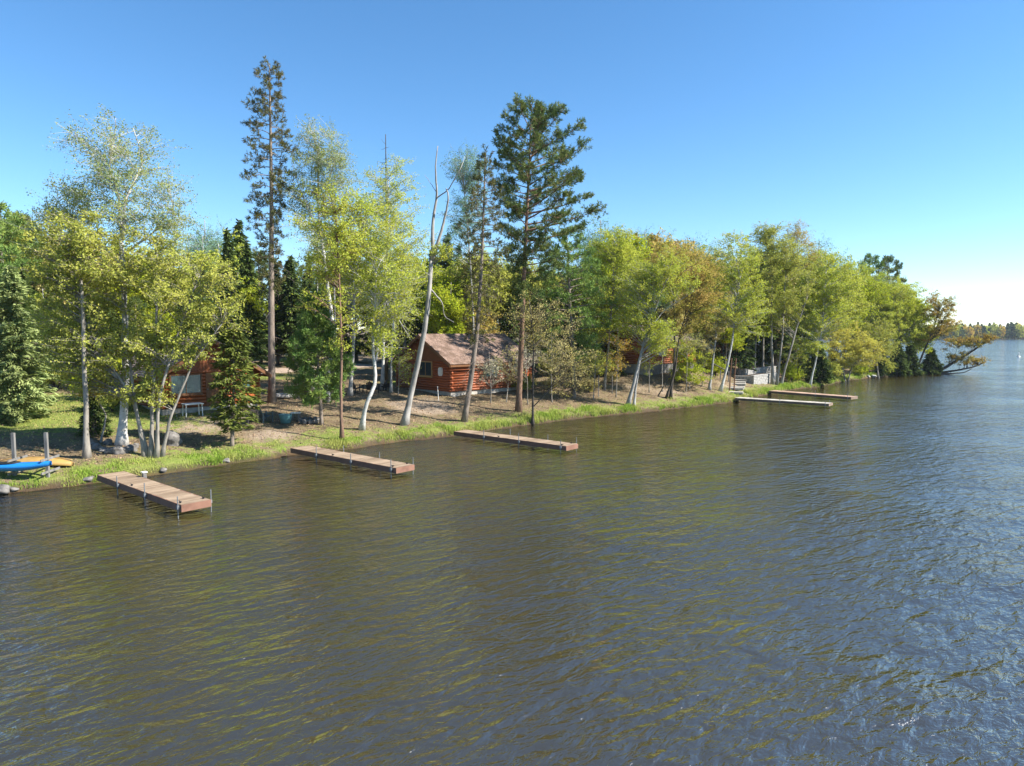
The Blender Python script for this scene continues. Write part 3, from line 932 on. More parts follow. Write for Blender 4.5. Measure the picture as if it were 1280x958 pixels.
    decid('maple_tree', 'pale yellow leaning maple overhanging the grass edge', (1056, 477),
          [((.13, .04), [(1056, 477), (1050, 450), (1040, 425)]), ((.10, .03), [(1060, 476), (1068, 450), (1078, 430)])], [(1050, 425, 34, 32, 2), (1078, 438, 26, 24, 1.2), (1062, 452, 38, 13, .7)], 150, 90, .07, M['yellow'], M['graybark'], sig=.42, low=.4)
    decid('birch_tree', 'green leaved tree behind the pale yellow maple', (1085, 473),
          [((.15, .04), [(1085, 473), (1083, 420), (1080, 350)])], [(1078, 358, 36, 30, 2), (1095, 390, 30, 34, 1.5)], 170, 85, .08, M['lime2'], M['graybark'], sig=.55, low=.4, dy=6)
    decid('maple_tree', 'dull tan green maple low over the water beyond the yellow maple', (1098, 473),
          [((.12, .04), [(1098, 473), (1096, 445), (1100, 410)])], [(1098, 420, 26, 30, 2)], 80, 85, .075, M['olive'], M['graybark'], sig=.5, low=.4)
    decid('birch_tree', 'rounded lime tree near the point', (1122, 472),
          [((.15, .04), [(1122, 472), (1124, 420), (1122, 370)])], [(1122, 372, 34, 28, 2), (1132, 408, 28, 28, 1.5), (1110, 400, 28, 30, 1.2)], 170, 85, .085, M['lime'], M['graybark'], sig=.55, low=.4, dy=4)
    decid('birch_tree', 'fresh green tree at the end of the point', (1146, 470),
          [((.14, .04), [(1146, 470), (1146, 430), (1142, 395)])], [(1144, 398, 24, 30, 2), (1152, 425, 18, 20, 1)], 110, 85, .085, M['lime2'], M['graybark'], sig=.5, low=.4, dy=2)
    decid('maple_tree', 'orange leaved tree leaning out from the tip of the point', (1143, 469),
          [((.21, .08), [(1143, 469), (1154, 442), (1168, 412), (1176, 385)]), ((.09, .03), [(1168, 412), (1182, 398), (1192, 385)])],
          [(1174, 385, 20, 22, 2), (1166, 415, 20, 16, 1), (1186, 405, 14, 10, .8), (1188, 380, 8, 9, .4)], 120, 60, .075, M['rustgreen'], M['darkbark'], sig=.45, low=.5)
    decid('fallen_tree', 'fallen tree with orange leaves reaching out low above the lake', (1163, 467.5),
          [((.34, .09), [(1163, 467.5), (1180, 460), (1192, 455), (1210, 443), (1235, 427), (1243, 422)]), ((.26, .07), [(1164, 467), (1195, 463.5), (1216, 459), (1234, 453)]), ((.2, .06), [(1164, 467.3), (1185, 467), (1203, 466), (1213, 461)]),
           ((.06, .02), [(1200, 450), (1216, 436), (1222, 425)]), ((.06, .02), [(1185, 459), (1192, 444), (1196, 430)])],
          [(1212, 427, 24, 7, 2), (1188, 428, 18, 10, 1), (1202, 447, 22, 8, .9), (1234, 422, 9, 6, .8), (1222, 452, 12, 5, .5)], 115, 50, .075, M['rustgreen'], M['darkbark'], sig=.4, low=.3, lowz=.15, depth=.8, bscale=2.2)
    for (bx, by, ty, hw, lab) in ((1024, 480, 428, 17, 'dark little spruce between the lime birch and the yellow maple'), (1121, 471, 425, 16, 'low dark spruce under the rounded lime tree'),
                                  (1138, 470, 430, 14, 'low dark spruce behind the leaning orange trunk'), (1164, 468, 436, 12, 'last dark spruce at the tip of the point')):
        conifer('spruce_tree', lab, (bx, by), [(bx, (by + ty) / 2), (bx, ty)], [(by - 3, hw, hw), (by - 15, hw * .95, hw * .95), ((by + ty) / 2, hw * .7, hw * .7), (ty, 1, 1)], .12, 70, 'spruce', M['spruce'], M['pinebark'], .32, 45, .25, .1, group='low spruces on the point')
    for bx, by, tx, ty, cr, lm, lab in ((498, 494, 500, 425, [(500, 440, 16, 30, 1), (508, 465, 12, 16, .5)], 'lime', 'slim sapling with lime leaves at the left corner of the main cabin'),
                                        (613, 504, 611, 440, [(612, 462, 22, 20, 1)], 'graytwig', 'grey twiggy sapling before the lake wall of the main cabin'),
                                        (633, 503, 638, 432, [(636, 455, 20, 24, 1)], 'tan', 'tan budded sapling left of the large red pine foot'),
                                        (660, 506, 655, 420, [(652, 445, 22, 28, 1)], 'graytwig', 'grey twiggy sapling right of the large red pine foot'),
                                        (690, 503, 688, 415, [(690, 440, 24, 28, 1)], 'tan', 'tall tan sapling between the copper maple and the bushy pine'),
                                        (742, 500, 745, 420, [(745, 445, 24, 26, 1)], 'yellow', 'pale yellow sapling right of the bushy pine'),
                                        (770, 497, 772, 410, [(772, 440, 20, 28, 1)], 'orange', 'coppery sapling left of the hard leaning birch'),
                                        (812, 492, 810, 420, [(808, 445, 18, 22, 1)], 'lime2', 'fresh green sapling between the leaning birch and the reddish maple'),
                                        (828, 490, 830, 405, [(831, 424, 22, 24, 1)], 'lime', 'slim lime sapling in front of the hidden cabin roof'),
                                        (857, 489, 858, 410, [(858, 428, 20, 20, 1)], 'olive', 'slim olive sapling before the right half of the hidden cabin'),
                                        (878, 484, 876, 430, [(876, 448, 18, 16, 1)], 'lime', 'lime sapling at the right end of the hidden cabin'),
                                        (995, 476, 996, 425, [(996, 445, 16, 18, 1)], 'lime2', 'fresh green sapling right of the three grey trunks'),
                                        (385, 500, 386, 430, [(386, 450, 18, 24, 1)], 'olive', 'olive sapling behind the young white pine'),
                                        (470, 470, 471, 400, [(472, 425, 20, 26, 1)], 'lime2', 'fresh green sapling beyond the dark garden chair')):
        decid('sapling', lab, (bx, by), [((.045, .015), [(bx, by), ((bx + tx) / 2 + 1, (by + ty) / 2), (tx, ty)])], cr, 34, 26, .045, M[lm], M['graybark'], sig=.3, low=.25, lowz=.5, group='saplings among the cabins')
    for bx, by, mids, cr, lab in ((424, 499, [(420, 430), (419, 370), (414, 300)], [(416, 320, 22, 36, 1)], 'slim white birch just left of the thin dark trunk'),
                                  (466, 489, [(472, 430), (474, 370), (479, 310)], [(478, 330, 20, 34, 1)], 'slim white birch right of the kinked white birch'),
                                  (489, 491, [(490, 440), (494, 380), (497, 320)], [(498, 340, 18, 34, 1)], 'slim white birch left of the leaning dead birch'),
                                  (392, 488, [(393, 420), (396, 350), (399, 300)], [(398, 320, 18, 30, 1)], 'slim white birch behind the bushy young white pine')):
        decid('birch_tree', lab, (bx, by), [((.11, .035), [(bx, by)] + mids)], cr, 45, 55, .05, M['lime'], M['birch'], sig=.42, low=.6, group='slim birches among the cabins')
    # dead pole showing above the crowns
    G = ground_at(483, 476); Y = G[1]
    t = thing('dead_tree', 'bare dark pole of a dead spruce sticking up above the yellow crowns', 'tree', G)
    b = MB(); P = [np.zeros(3)] + [at_y(px, py, Y) - G for px, py in ((484, 380), (483, 260), (482, 168))]
    b.tube(stem_curve(P, 12), np.linspace(.16, .03, 12), 7)
    for k in range(26):
        py = rng.uniform(174, 300); o = at_y(482.5, py, Y) - G; a = rng.random() * 6.28
        L = rng.uniform(.25, .8)
        e = o + np.array([math.cos(a), math.sin(a), rng.uniform(-.2, .35)]) * L
        b.tube([o, (o + e) / 2 - np.array([0, 0, .05]), e], [.022, .014, .006], 3, False)
        if k % 2:
            b.tube([e, e + np.array([.05, 0, -.2]), e + np.array([0.02, .02, -.42])], [.012, .012, .006], 3, False)
    b.build('trunk', M['darkbark'], t, True)


hero_trees()

# ------------------------------------------------------------------ the wood behind: prototypes and copies
SKY = np.array([(-80, 258), (0, 262), (60, 262), (120, 270), (235, 300), (262, 262), (300, 270), (330, 310), (380, 300), (450, 300), (520, 300), (560, 290), (600, 290), (640, 310), (700, 305), (745, 300), (770, 275),
                (810, 272), (840, 290), (868, 284), (900, 312), (940, 300), (1000, 300), (1020, 305), (1045, 318), (1060, 340), (1085, 322), (1108, 322), (1130, 345), (1146, 345), (1165, 372), (1185, 400)], float)
shoreW = np.array([at_z(x, y, 0)[:2] for x, y in SHORE_PX]); shorePX = np.array([p[0] for p in SHORE_PX], float)


def proto_decid(name, h, w, n, per, leaf, lmat, bark, clear=.35, stems=1, sig=.7):
    root = thing(name, None, 'tree', (0, 0, 0))
    st = []
    for k in range(stems):
        a = rng.random() * 6.28; q = .15 * w * (k > 0)
        st.append(([np.array([q * math.cos(a), q * math.sin(a), 0]), np.array([rng.normal(0, .15), rng.normal(0, .15), h * .4]), np.array([rng.normal(0, .4) + 2 * q * math.cos(a), rng.normal(0, .4) + 2 * q * math.sin(a), h * .93])], .13, .03))
    bl = [(np.array([0, 0, h * (clear + (1 - clear) * .55)]), (w * .9, w * .9, h * (1 - clear) * .46), 3)]
    for k in range(6):
        a = rng.random() * 6.28
        bl.append((np.array([w * .55 * math.cos(a), w * .55 * math.sin(a), h * rng.uniform(clear + .1, .88)]), (w * .5, w * .5, w * .45), 1))
    decid_parts(st, bl, int(n * 1.15), int(per * 1.4), leaf * (1.15 if lmat not in (M['airy'], M['airyblue']) else .9), sig * .95, bark, lmat, root, clear * .8, 0, 1.2, 2, .7, h * clear * .6)
    return root, h


def proto_conifer(name, h, w, kind, nbr, nmat, size, dens, clear=.05, droop=.22):
    root = thing(name, None, 'tree', (0, 0, 0))
    tr = [np.zeros(3), np.array([.05, .05, h * .5]), np.array([0, 0, h])]
    if kind == 'spruce':
        prof = [(h * clear, w * .9, w * .9), (h * .2, w, w), (h * .5, w * .66, w * .66), (h * .8, w * .3, w * .3), (h * .99, .05, .05)]
    else:
        prof = [(h * clear, w * .5, w * .5), (h * (clear + .15), w, w), (h * .7, w * .85, w * .85), (h * .9, w * .5, w * .5), (h * .99, .15, .15)]
    conifer_parts(root, tr, .17, prof, nbr, kind, nmat, M['pinebark'], size, dens, droop, .1, 8)
    return root, h


def background_trees():
    D = proto_decid
    protos = {
        'lime': [D('birch_tree', 13, 3.0, 110, 85, .105, M['lime'], M['birch']), D('birch_tree', 12, 2.8, 100, 85, .105, M['lime2'], M['graybark'], .3)],
        'olive': [D('maple_tree', 12, 3.2, 110, 85, .105, M['olive'], M['graybark'], .25, 2), D('maple_tree', 10, 2.8, 90, 80, .10, M['tan'], M['graybark'], .2, 2)],
        'airy': [D('aspen_tree', 14, 2.8, 95, 90, .075, M['airyblue'], M['birchgray'], .4, 1, .8), D('aspen_tree', 14, 3.0, 95, 90, .075, M['airy'], M['birchgray'], .4, 1, .8)],
        'red': [D('maple_tree', 11, 2.7, 95, 75, .10, M['red'], M['graybark'], .3)],
        'spruce': [proto_conifer('spruce_tree', 13, 2.1, 'spruce', 95, M['spruce'], .34, 34), proto_conifer('spruce_tree', 11, 2.3, 'spruce', 85, M['spruce'], .34, 34, .12)],
        'pine': [proto_conifer('pine_tree', 14, 2.6, 'pine', 46, M['pine'], .36, 7, .35, .05), proto_conifer('pine_tree', 12, 2.5, 'pine', 46, M['softpine'], .36, 7, .15, .1)],
    }
    used = set(); cnt = {}
    look = {('lime', 0): 'lime yellow birch', ('lime', 1): 'fresh green birch', ('olive', 0): 'olive gold maple', ('olive', 1): 'tan budded maple', ('airy', 0): 'misty blue green aspen', ('airy', 1): 'pale thin aspen',
            ('red', 0): 'rosy leaved maple', ('spruce', 0): 'narrow dark spruce', ('spruce', 1): 'wide dark spruce', ('pine', 0): 'long trunked dark pine', ('pine', 1): 'full mid green pine'}
    zones = [(-200, 70, 'behind the pale spruce'), (70, 190, 'behind the maple clump'), (190, 330, 'behind the left log cabin'), (330, 430, 'behind the tallest pine'), (430, 520, 'across the sandy drive'),
             (520, 620, 'behind the main log cabin'), (620, 760, 'behind the large red pine'), (760, 880, 'behind the hard leaning birch'), (880, 990, 'above the white wall'),
             (990, 1080, 'behind the pale yellow maple'), (1080, 1250, 'on the wooded point')]
    spots = []

    def put(px, Y, top, kind, w=1.0):
        G = at_y(px, HORIZON, Y); x, y = G[0], Y
        s = float(sdf(np.array([x]), np.array([y]))[0])
        if s < 2.0 and y < 300:
            return
        z = gz(x, y)
        h = at_y(px, top, Y)[2] - z
        if h < 2.5:
            return
        k = rng.integers(0, len(protos[kind]))
        spots.append((px, x, y, z, h, kind, int(k), w))

    # back rows filling the wood
    for row, (o0, o1, lift) in enumerate(((36, 44, 6), (50, 64, 0), (28, 33, 45))):
        for px in np.arange(-75, 1172, 21 if row < 2 else 34):
            px = px + rng.uniform(-9, 9)
            sy = np.interp(px, shorePX, shoreW[:, 1])
            if px < 300:
                Y = sy + rng.uniform(o0, o1) * .72
                kinds = ['spruce', 'pine', 'lime', 'olive'] if row == 0 else ['airy', 'pine', 'spruce', 'lime']
            elif px < 560:
                Y = sy + rng.uniform(o0, o1) + 2
                kinds = ['spruce', 'pine', 'spruce', 'olive'] if row == 0 else ['spruce', 'pine', 'spruce', 'lime']
                if row == 2: continue
            else:
                kk = min(1.0, max(.25, (1180 - px) / 500))
                Y = sy + rng.uniform(o0, o1) * .55 * kk + 3
                kinds = ['lime', 'lime', 'olive', 'red', 'lime', 'spruce', 'olive', 'airy'] if row != 1 else ['lime', 'airy', 'olive', 'pine', 'lime']
                if row == 2 and px > 960: continue
            top = np.interp(px, SKY[:, 0], SKY[:, 1]) + lift + rng.uniform(4, 46) * (1 if px < 900 else .6)
            put(px, Y, top, kinds[rng.integers(0, len(kinds))])
    # crowns that make the skyline
    for (px, dY, top, kind) in ((8, 26, 258, 'pine'), (34, 30, 268, 'pine'), (-20, 20, 262, 'pine'), (262, 50, 262, 'airy'), (288, 22, 285, 'spruce'), (312, 24, 300, 'spruce'), (302, 34, 275, 'spruce'), (365, 38, 320, 'spruce'), (735, 15, 340, 'spruce'), (885, 14, 352, 'spruce'), (925, 12, 362, 'spruce'), (1012, 9, 395, 'spruce'), (1065, 8, 385, 'spruce'), (1100, 6, 392, 'spruce'), (955, 15, 395, 'spruce'), (975, 14, 400, 'olive'), (990, 13, 385, 'spruce'), (1005, 12, 400, 'lime'), (940, 20, 385, 'spruce'), (600, 30, 330, 'spruce'), (625, 33, 345, 'pine'), (650, 31, 350, 'spruce'), (675, 30, 350, 'pine'), (700, 28, 340, 'spruce'), (725, 27, 350, 'pine'), (545, 44, 345, 'pine'), (520, 42, 350, 'spruce'), (505, 46, 355, 'spruce'), (560, 34, 292, 'spruce'), (574, 40, 305, 'spruce'), (545, 36, 318, 'spruce'),
                                (806, 26, 275, 'airy'), (822, 29, 279, 'airy'), (868, 24, 284, 'airy'), (850, 22, 292, 'red'), (770, 16, 276, 'lime'), (940, 22, 290, 'airy'), (1018, 18, 290, 'airy'), (1040, 16, 304, 'airy'), (748, 22, 262, 'airy'),
                                (1084, 14, 320, 'pine'), (1107, 13, 321, 'pine'), (1146, 8, 338, 'airy'), (1062, 14, 338, 'lime'), (1125, 9, 352, 'lime'), (1095, 12, 345, 'olive'), (1042, 12, 330, 'lime'), (905, 18, 318, 'lime'), (985, 16, 318, 'lime')):
        sy = np.interp(px, shorePX, shoreW[:, 1])
        put(px, sy + dY, top, kind)
    spots.sort(key=lambda s: s[0])
    ordn = ['first', 'second', 'third', 'fourth', 'fifth', 'sixth', 'seventh', 'eighth', 'ninth', 'tenth', 'eleventh', 'twelfth', 'thirteenth', 'fourteenth', 'fifteenth']
    tot = {}
    info = []
    for sp in spots:
        zone = next(z for a, b, z in zones if a <= sp[0] < b)
        key = (look[(sp[5], sp[6])], zone)
        tot[key] = tot.get(key, 0) + 1
        info.append(key)
    for sp, key in zip(spots, info):
        px, x, y, z, h, kind, k, w = sp
        cnt[key] = cnt.get(key, 0) + 1
        lab = f'{key[0]} in the wood {key[1]}'
        if tot[key] > 1:
            lab = f'{ordn[cnt[key] - 1]} {key[0]} from left in the wood {key[1]}'
        root, ph = protos[kind][k]
        sc = h / ph
        wx_ = sc * rng.uniform(.85, 1.1) if sc < 1.1 else min(sc, 1.0 + .45 * (sc - 1)) * rng.uniform(.9, 1.1)
        rz = rng.random() * 6.28
        grp = 'trees of the wood along the lake'
        if (kind, k) not in used:
            used.add((kind, k))
            root.location = (x, y, z); root.rotation_euler = (0, 0, rz); root.scale = (wx_, wx_, sc)
            root['label'] = lab; root['group'] = grp
        else:
            copy_tree(root, (x, y, z), rz, (wx_, wx_, sc), lab, grp)
    for kind, ps in protos.items():
        for k, (root, _) in enumerate(ps):
            if (kind, k) not in used:
                for c in list(root.children):
                    bpy.data.objects.remove(c)
                bpy.data.objects.remove(root)

    # undergrowth bushes
    def bush(name, h, w, n, per, leaf, lm):
        root = thing(name, None, 'bush', (0, 0, 0))
        st = [([np.zeros(3), np.array([rng.normal(0, .3), rng.normal(0, .3), h * .5]), np.array([rng.normal(0, .5), rng.normal(0, .5), h * .85])], .035, .01) for _ in range(3)]
        decid_parts(st, [(np.array([0, 0, h * .55]), (w, w, h * .42), 1)], n, per, leaf, .3, M['darkbark'], lm, root, .2, 0, 1, 2, .8, .25)
        return root
    bs = {'dark green': bush('bush', 2.6, 1.7, 60, 70, .085, M['lime2']), 'tan': bush('bush', 2.0, 1.5, 50, 60, .07, M['tan']), 'olive': bush('bush', 2.4, 1.7, 55, 70, .08, M['olive'])}
    spruced = proto_conifer('spruce_tree', 4, 1.3, 'spruce', 55, M['spruce'], .26, 40, .04)[0]
    usedb = set(); c2 = {}
    bl = []
    for px, py, kd in ((70, 488, 'olive'), (128, 500, 'dark green'), (140, 515, 'olive'), (92, 478, 'dark green'), (350, 446, 'olive'), (385, 447, 'dark green'), (415, 449, 'olive'), (440, 446, 'dark green'), (468, 447, 'olive'), (497, 446, 'dark green'), (530, 447, 'dark green'),
                       (505, 470, 'dark green'), (688, 488, 'tan'), (735, 490, 'tan'), (745, 474, 'olive'), (765, 478, 'tan'), (690, 470, 'olive'), (850, 478, 'tan'), (895, 470, 'dark green'), (955, 450, 'olive'),
                       (990, 478, 'dark green'), (1000, 470, 'olive'), (1035, 474, 'olive'), (1075, 470, 'dark green'), (1105, 469, 'olive'), (612, 478, 'tan'), (632, 482, 'tan'), (598, 486, 'tan'), (655, 490, 'olive')):
        bl.append((px, py, kd))
    for px, py, kd in sorted(bl):
        G = ground_at(px, py); zone = next(z for a, b, z in zones if a <= px < b).replace('behind', 'near').replace('across', 'beside')
        c2[(kd, zone)] = c2.get((kd, zone), 0) + 1
        n_ = sum(1 for q in bl if q[2] == kd and next(z for a, b, z in zones if a <= q[0] < b).replace('behind', 'near').replace('across', 'beside') == zone)
        lab = f'{kd} leaved bush {zone}' if n_ == 1 else f'{ordn[c2[(kd, zone)] - 1]} {kd} bush from left {zone}'
        sc = rng.uniform(.7, 1.15) * (.6 if kd == 'tan' else 1)
        if px in (598, 612, 632, 655): sc *= .6
        if kd not in usedb:
            usedb.add(kd); r = bs[kd]; r.location = tuple(G); r.scale = (sc,) * 3; r['label'] = lab; r['group'] = 'bushes in the undergrowth'
        else:
            copy_tree(bs[kd], G, rng.random() * 6, sc, lab, 'bushes in the undergrowth')
    first = True
    for px, py, sc, lab in ((118, 545, .62, 'little dark spruce behind the ring of stones'), (1000, 474, .8, 'small spruce in the shade right of the three grey trunks'), (1040, 471, .8, 'small dark spruce under the yellow maple'),
                            (1100, 470, .75, 'small dark spruce under the tan green maple'), (985, 466, .9, 'small spruce deep behind the white wall'), (770, 470, .7, 'small spruce by the shaded end of the hidden cabin'), (375, 452, .9, 'small spruce beside the sandy drive'), (525, 452, .9, 'small spruce at the back corner of the main cabin')):
        G = ground_at(px, py)
        if first:
            spruced.location = tuple(G); spruced.scale = (sc,) * 3; spruced['label'] = lab; spruced['group'] = 'small spruces'; first = False
        else:
            copy_tree(spruced, G, rng.random() * 6, sc, lab, 'small spruces')


background_trees()


# ------------------------------------------------------------------ far shore
def far_forest():
    mats = [('spruce', M['spruce']), ('lime', M['lime2']), ('olive', M['olive']), ('orange', M['orange'])]
    mbs = {k: MB() for k, _ in mats}
    tb = MB()
    for x in np.arange(-60, 760, 2.4):
        for rowi in range(3):
            xx = x + rng.uniform(-2, 2)
            yy = 575 - 9 * math.sin(xx / 47.0) - 4 * math.sin(xx / 17.0) + .3 + rowi * 9 + rng.uniform(0, 5)
            z = gz(xx, yy)
            h = rng.uniform(8, 13.5) * (1 + .12 * math.sin(xx / 31))
            q = rng.random()
            kd = 'spruce' if q < .55 else 'lime' if q < .72 else 'olive' if q < .88 else 'orange'
            m = 150
            if kd == 'spruce':
                u = rng.random(m) ** .8; rad = (1 - u) * 3.0 + .3; a = rng.random(m) * 6.28
                P = np.stack([xx + np.cos(a) * rad, yy + np.sin(a) * rad, z + u * h], 1)
            else:
                v = nrm(rng.normal(size=(m, 3))) * rng.random((m, 1)) ** .33
                P = np.array([xx, yy, z + h * .5]) + v * np.array([3.0, 3.0, h * .46])
            A = nrm(rng.normal(size=(m, 3))) * rng.uniform(.5, 1.0, m)[:, None]
            B = nrm(np.cross(A, rng.normal(size=(m, 3)))) * rng.uniform(.4, .8, m)[:, None]
            rhombi(mbs[kd], P, A, B)
    o = None
    allm = MB(); idx = []
    for k, (nm, mt) in enumerate(mats):
        b = mbs[nm]
        V = np.concatenate(b.V); F = np.concatenate([f for f in b.F])
        allm.add(V, F); idx.append(np.full(len(F), k))
    o = allm.build('far_forest', None)
    for _, mt in mats:
        o.data.materials.append(mt)
    o.data.polygons.foreach_set('material_index', np.concatenate(idx).astype(np.int32))
    tag(o, 'wooded far shore seen low across the lake', kind='stuff')


far_forest()
HAZE = 0.00013


# ------------------------------------------------------------------ cabins
def cabin(name, label, origin, rz, L, W, zb, zg, wall_h, rise, logm, roofm, skirt=.35, windows=(), door=None, fixture=False, eave=.45, lattice=False):
    """local frame: long lake wall on y=0 (outside is -y), gable end on x=0 (outside is -x), ridge along x."""
    t = thing(name, label, 'cabin', (origin[0], origin[1], zb), rz)
    z0 = skirt; z1 = skirt + wall_h; d = .19
    n = int(round(wall_h / d)); d = wall_h / n
    b = MB()
    for k in range(n):
        z = z0 + d * (k + .5); r = d * .52
        e = .16 if k % 2 == 0 else .05
        b.tube([(-e, 0, z), (L * .33, 0, z), (L * .66, 0, z), (L + e, 0, z)], r, 10)
        b.tube([(-e, W, z), (L + e, W, z)], r, 10)
        b.tube([(0, -(.21 - e), z), (0, W * .5, z), (0, W + .21 - e, z)], r, 10)
        b.tube([(L, -(.21 - e), z), (L, W + .21 - e, z)], r, 10)
    b.build('wall', logm, t, True)
    for x in (0.0, L):
        g = MB()
        nb = int(W / .16); w = W / nb
        for k in range(nb):
            y0 = k * w; y1 = y0 + w - .012
            h0 = rise * (1 - abs(2 * y0 / W - 1)); h1 = rise * (1 - abs(2 * y1 / W - 1))
            th = .05
            xa, xb = x - th, x + th
            V = [(xa, y0, z1 - .02), (xb, y0, z1 - .02), (xb, y1, z1 - .02), (xa, y1, z1 - .02), (xa, y0, z1 + h0 + .01), (xb, y0, z1 + h0 + .01), (xb, y1, z1 + h1 + .01), (xa, y1, z1 + h1 + .01)]
            g.add(V, np.array([[0, 3, 2, 1], [4, 5, 6, 7], [0, 1, 5, 4], [1, 2, 6, 5], [2, 3, 7, 6], [3, 0, 4, 7]]))
        g.build('gable', M['board'], t)
    f = MB()
    f.box((-.02, .03, -.9), (L + .02, W - .03, skirt - .01))
    f.build('foundation', M['concrete'], t)
    # roof: overlapping shingle courses on each slope
    rb = MB()
    ang = math.atan2(rise, W / 2)
    slope = (W / 2) / math.cos(ang) + eave / math.cos(ang)
    nc = 22
    for sgn in (1, -1):
        for k in range(nc):
            s0 = slope * k / nc; s1 = slope * (k + 1.12) / nc

            def pt(s, lift):
                y = W / 2 - sgn * s * math.cos(ang); z = z1 + rise + .06 - s * math.sin(ang) + lift
                return y, z
            ya, za = pt(s0, 0.0); yb, zb_ = pt(s1, .035)
            x0, x1 = -eave, L + eave
            V = [(x0, ya, za), (x1, ya, za), (x1, yb, zb_), (x0, yb, zb_), (x0, ya, za - .03), (x1, ya, za - .03), (x1, yb, zb_ - .05), (x0, yb, zb_ - .05)]
            rb.add(V, np.array([[0, 1, 2, 3], [7, 6, 5, 4], [0, 4, 5, 1], [1, 5, 6, 2], [2, 6, 7, 3], [3, 7, 4, 0]]))
    rb.tube([(-eave, W / 2, z1 + rise + .06), (L + eave, W / 2, z1 + rise + .06)], .07, 6)
    ro = rb.build('roof', roofm, t)
    fb = MB()
    for x in (-eave - .045, L + eave + .005):
        for sgn in (1, -1):
            P0 = np.array([x, W / 2, z1 + rise]); e = slope + .02
            P1 = np.array([x, W / 2 - sgn * e * math.cos(ang), z1 + rise - e * math.sin(ang)])
            V = [P0, P0 + [.04, 0, 0], P1 + [.04, 0, 0], P1, P0 - [0, 0, .2], P0 + [.04, 0, -.2], P1 + [.04, 0, -.2], P1 - [0, 0, .2]]
            fb.add(V, np.array([[0, 1, 2, 3], [7, 6, 5, 4], [0, 4, 5, 1], [1, 5, 6, 2], [2, 6, 7, 3], [3, 7, 4, 0]]))
    for sgn in (1, -1):
        e = slope + .03
        y = W / 2 - sgn * e * math.cos(ang); z = z1 + rise - e * math.sin(ang)
        fb.box((-eave, min(y, y - sgn * .03), z - .14), (L + eave, max(y, y - sgn * .03), z + .0))
    fb.build('fascia', M['trim'], t)
    for (side, a0, a1, h0, h1, pm, nm) in windows:
        fr = MB(); o_ = .10; w = .09

        def bx(mb, u0, u1, v0, v1, p0, p1):
            if side == 'lake': mb.box((u0, -p1, v0), (u1, -p0, v1))
            elif side == 'gable': mb.box((-p1, u0, v0), (-p0, u1, v1))
            elif side == 'back': mb.box((u0, W + p0, v0), (u1, W + p1, v1))
        bx(fr, a0 - w, a0, h0 - w, h1 + w, .03, o_ + .05); bx(fr, a1, a1 + w, h0 - w, h1 + w, .03, o_ + .05)
        bx(fr, a0, a1, h1, h1 + w, .03, o_ + .047); bx(fr, a0, a1, h0 - w, h0, .03, o_ + .047)
        mid = (a0 + a1) / 2
        bx(fr, mid - .02, mid + .02, h0, h1, .05, o_ + .035)
        wn = fr.build('window', M[nm], t)
        pb = MB(); bx(pb, a0, a1, h0, h1, .02, o_ + .02)
        pb.build('pane', M[pm], wn)
        sb = MB(); bx(sb, a0 - .14, a1 + .14, h0 - w - .05, h0 - w - .002, .03, o_ + .1)
        sb.build('sill', M[nm], wn)
    if door:
        side, a0, a1, h1 = door
        db = MB()
        db.box((-.12, a0, z0 + .02), (-.06, a1, h1))
        dr = db.build('door', M['trim'], t)
        hb = MB(); hb.tube([(-.17, a1 - .12, z0 + 1), (-.17, a1 - .02, z0 + 1)], .02, 6); hb.box((-.17, a1 - .06, z0 + .97), (-.12, a1 - .03, z0 + 1.03))
        hb.build('handle', M['steel'], dr)
    if fixture:
        fx = MB()
        a = np.linspace(0, 2 * np.pi, 14, endpoint=False)
        yy = 1.05; zz = z0 + 1.45
        ring = [(yy + .23 * math.copysign(abs(math.cos(q)) ** .7, math.cos(q)), zz + .32 * math.copysign(abs(math.sin(q)) ** .7, math.sin(q))) for q in a]
        V = [(-.20, p, q) for p, q in ring] + [(-.08, p, q) for p, q in ring]
        nn = 14
        fx.add(V, [np.array([[i, (i + 1) % nn, nn + (i + 1) % nn, nn + i] for i in range(nn)]), np.arange(nn)[None], (nn + np.arange(nn))[::-1][None]])
        fx.box((-.235, yy - .07, zz - .16), (-.20, yy + .09, zz + .16))
        fx.build('meter_box', M['paintwhite'], t)
    if lattice:
        lb = MB()
        for k in range(int(L / .22)):
            lb.box((k * .22, -.04, -.9), (k * .22 + .16, -.005, skirt - .06))
        lb.build('skirting', M['weathered'], t)
    return t


LAKE_RZ = math.atan2(.70, .71)


def zmin(pts):
    return min(gz(*p) for p in pts)


def place_cabin(near_px, name, label, L, W, **kw):
    G = ground_at(*near_px)
    u = np.array([math.cos(LAKE_RZ), math.sin(LAKE_RZ)]); v = np.array([-u[1], u[0]])
    zb = G[2] - .03
    return cabin(name, label, G, LAKE_RZ, L, W, zb, G[2], **kw)


place_cabin((564, 496), 'log_cabin', 'dark red log cabin with a rosy shingle roof behind the leaning dead birch', 8.2, 6.6, wall_h=2.25, rise=1.85, logm=M['log'], roofm=M['shingle'], skirt=.36,
            windows=(('gable', 2.15, 3.6, 1.45, 2.45, 'pane', 'tantrim'), ('lake', 3.3, 4.5, 1.35, 2.3, 'tealpane', 'trim'), ('lake', 6.2, 7.0, 1.35, 2.3, 'tealpane', 'trim')), door=('gable', 4.7, 5.6, 2.4), fixture=True)
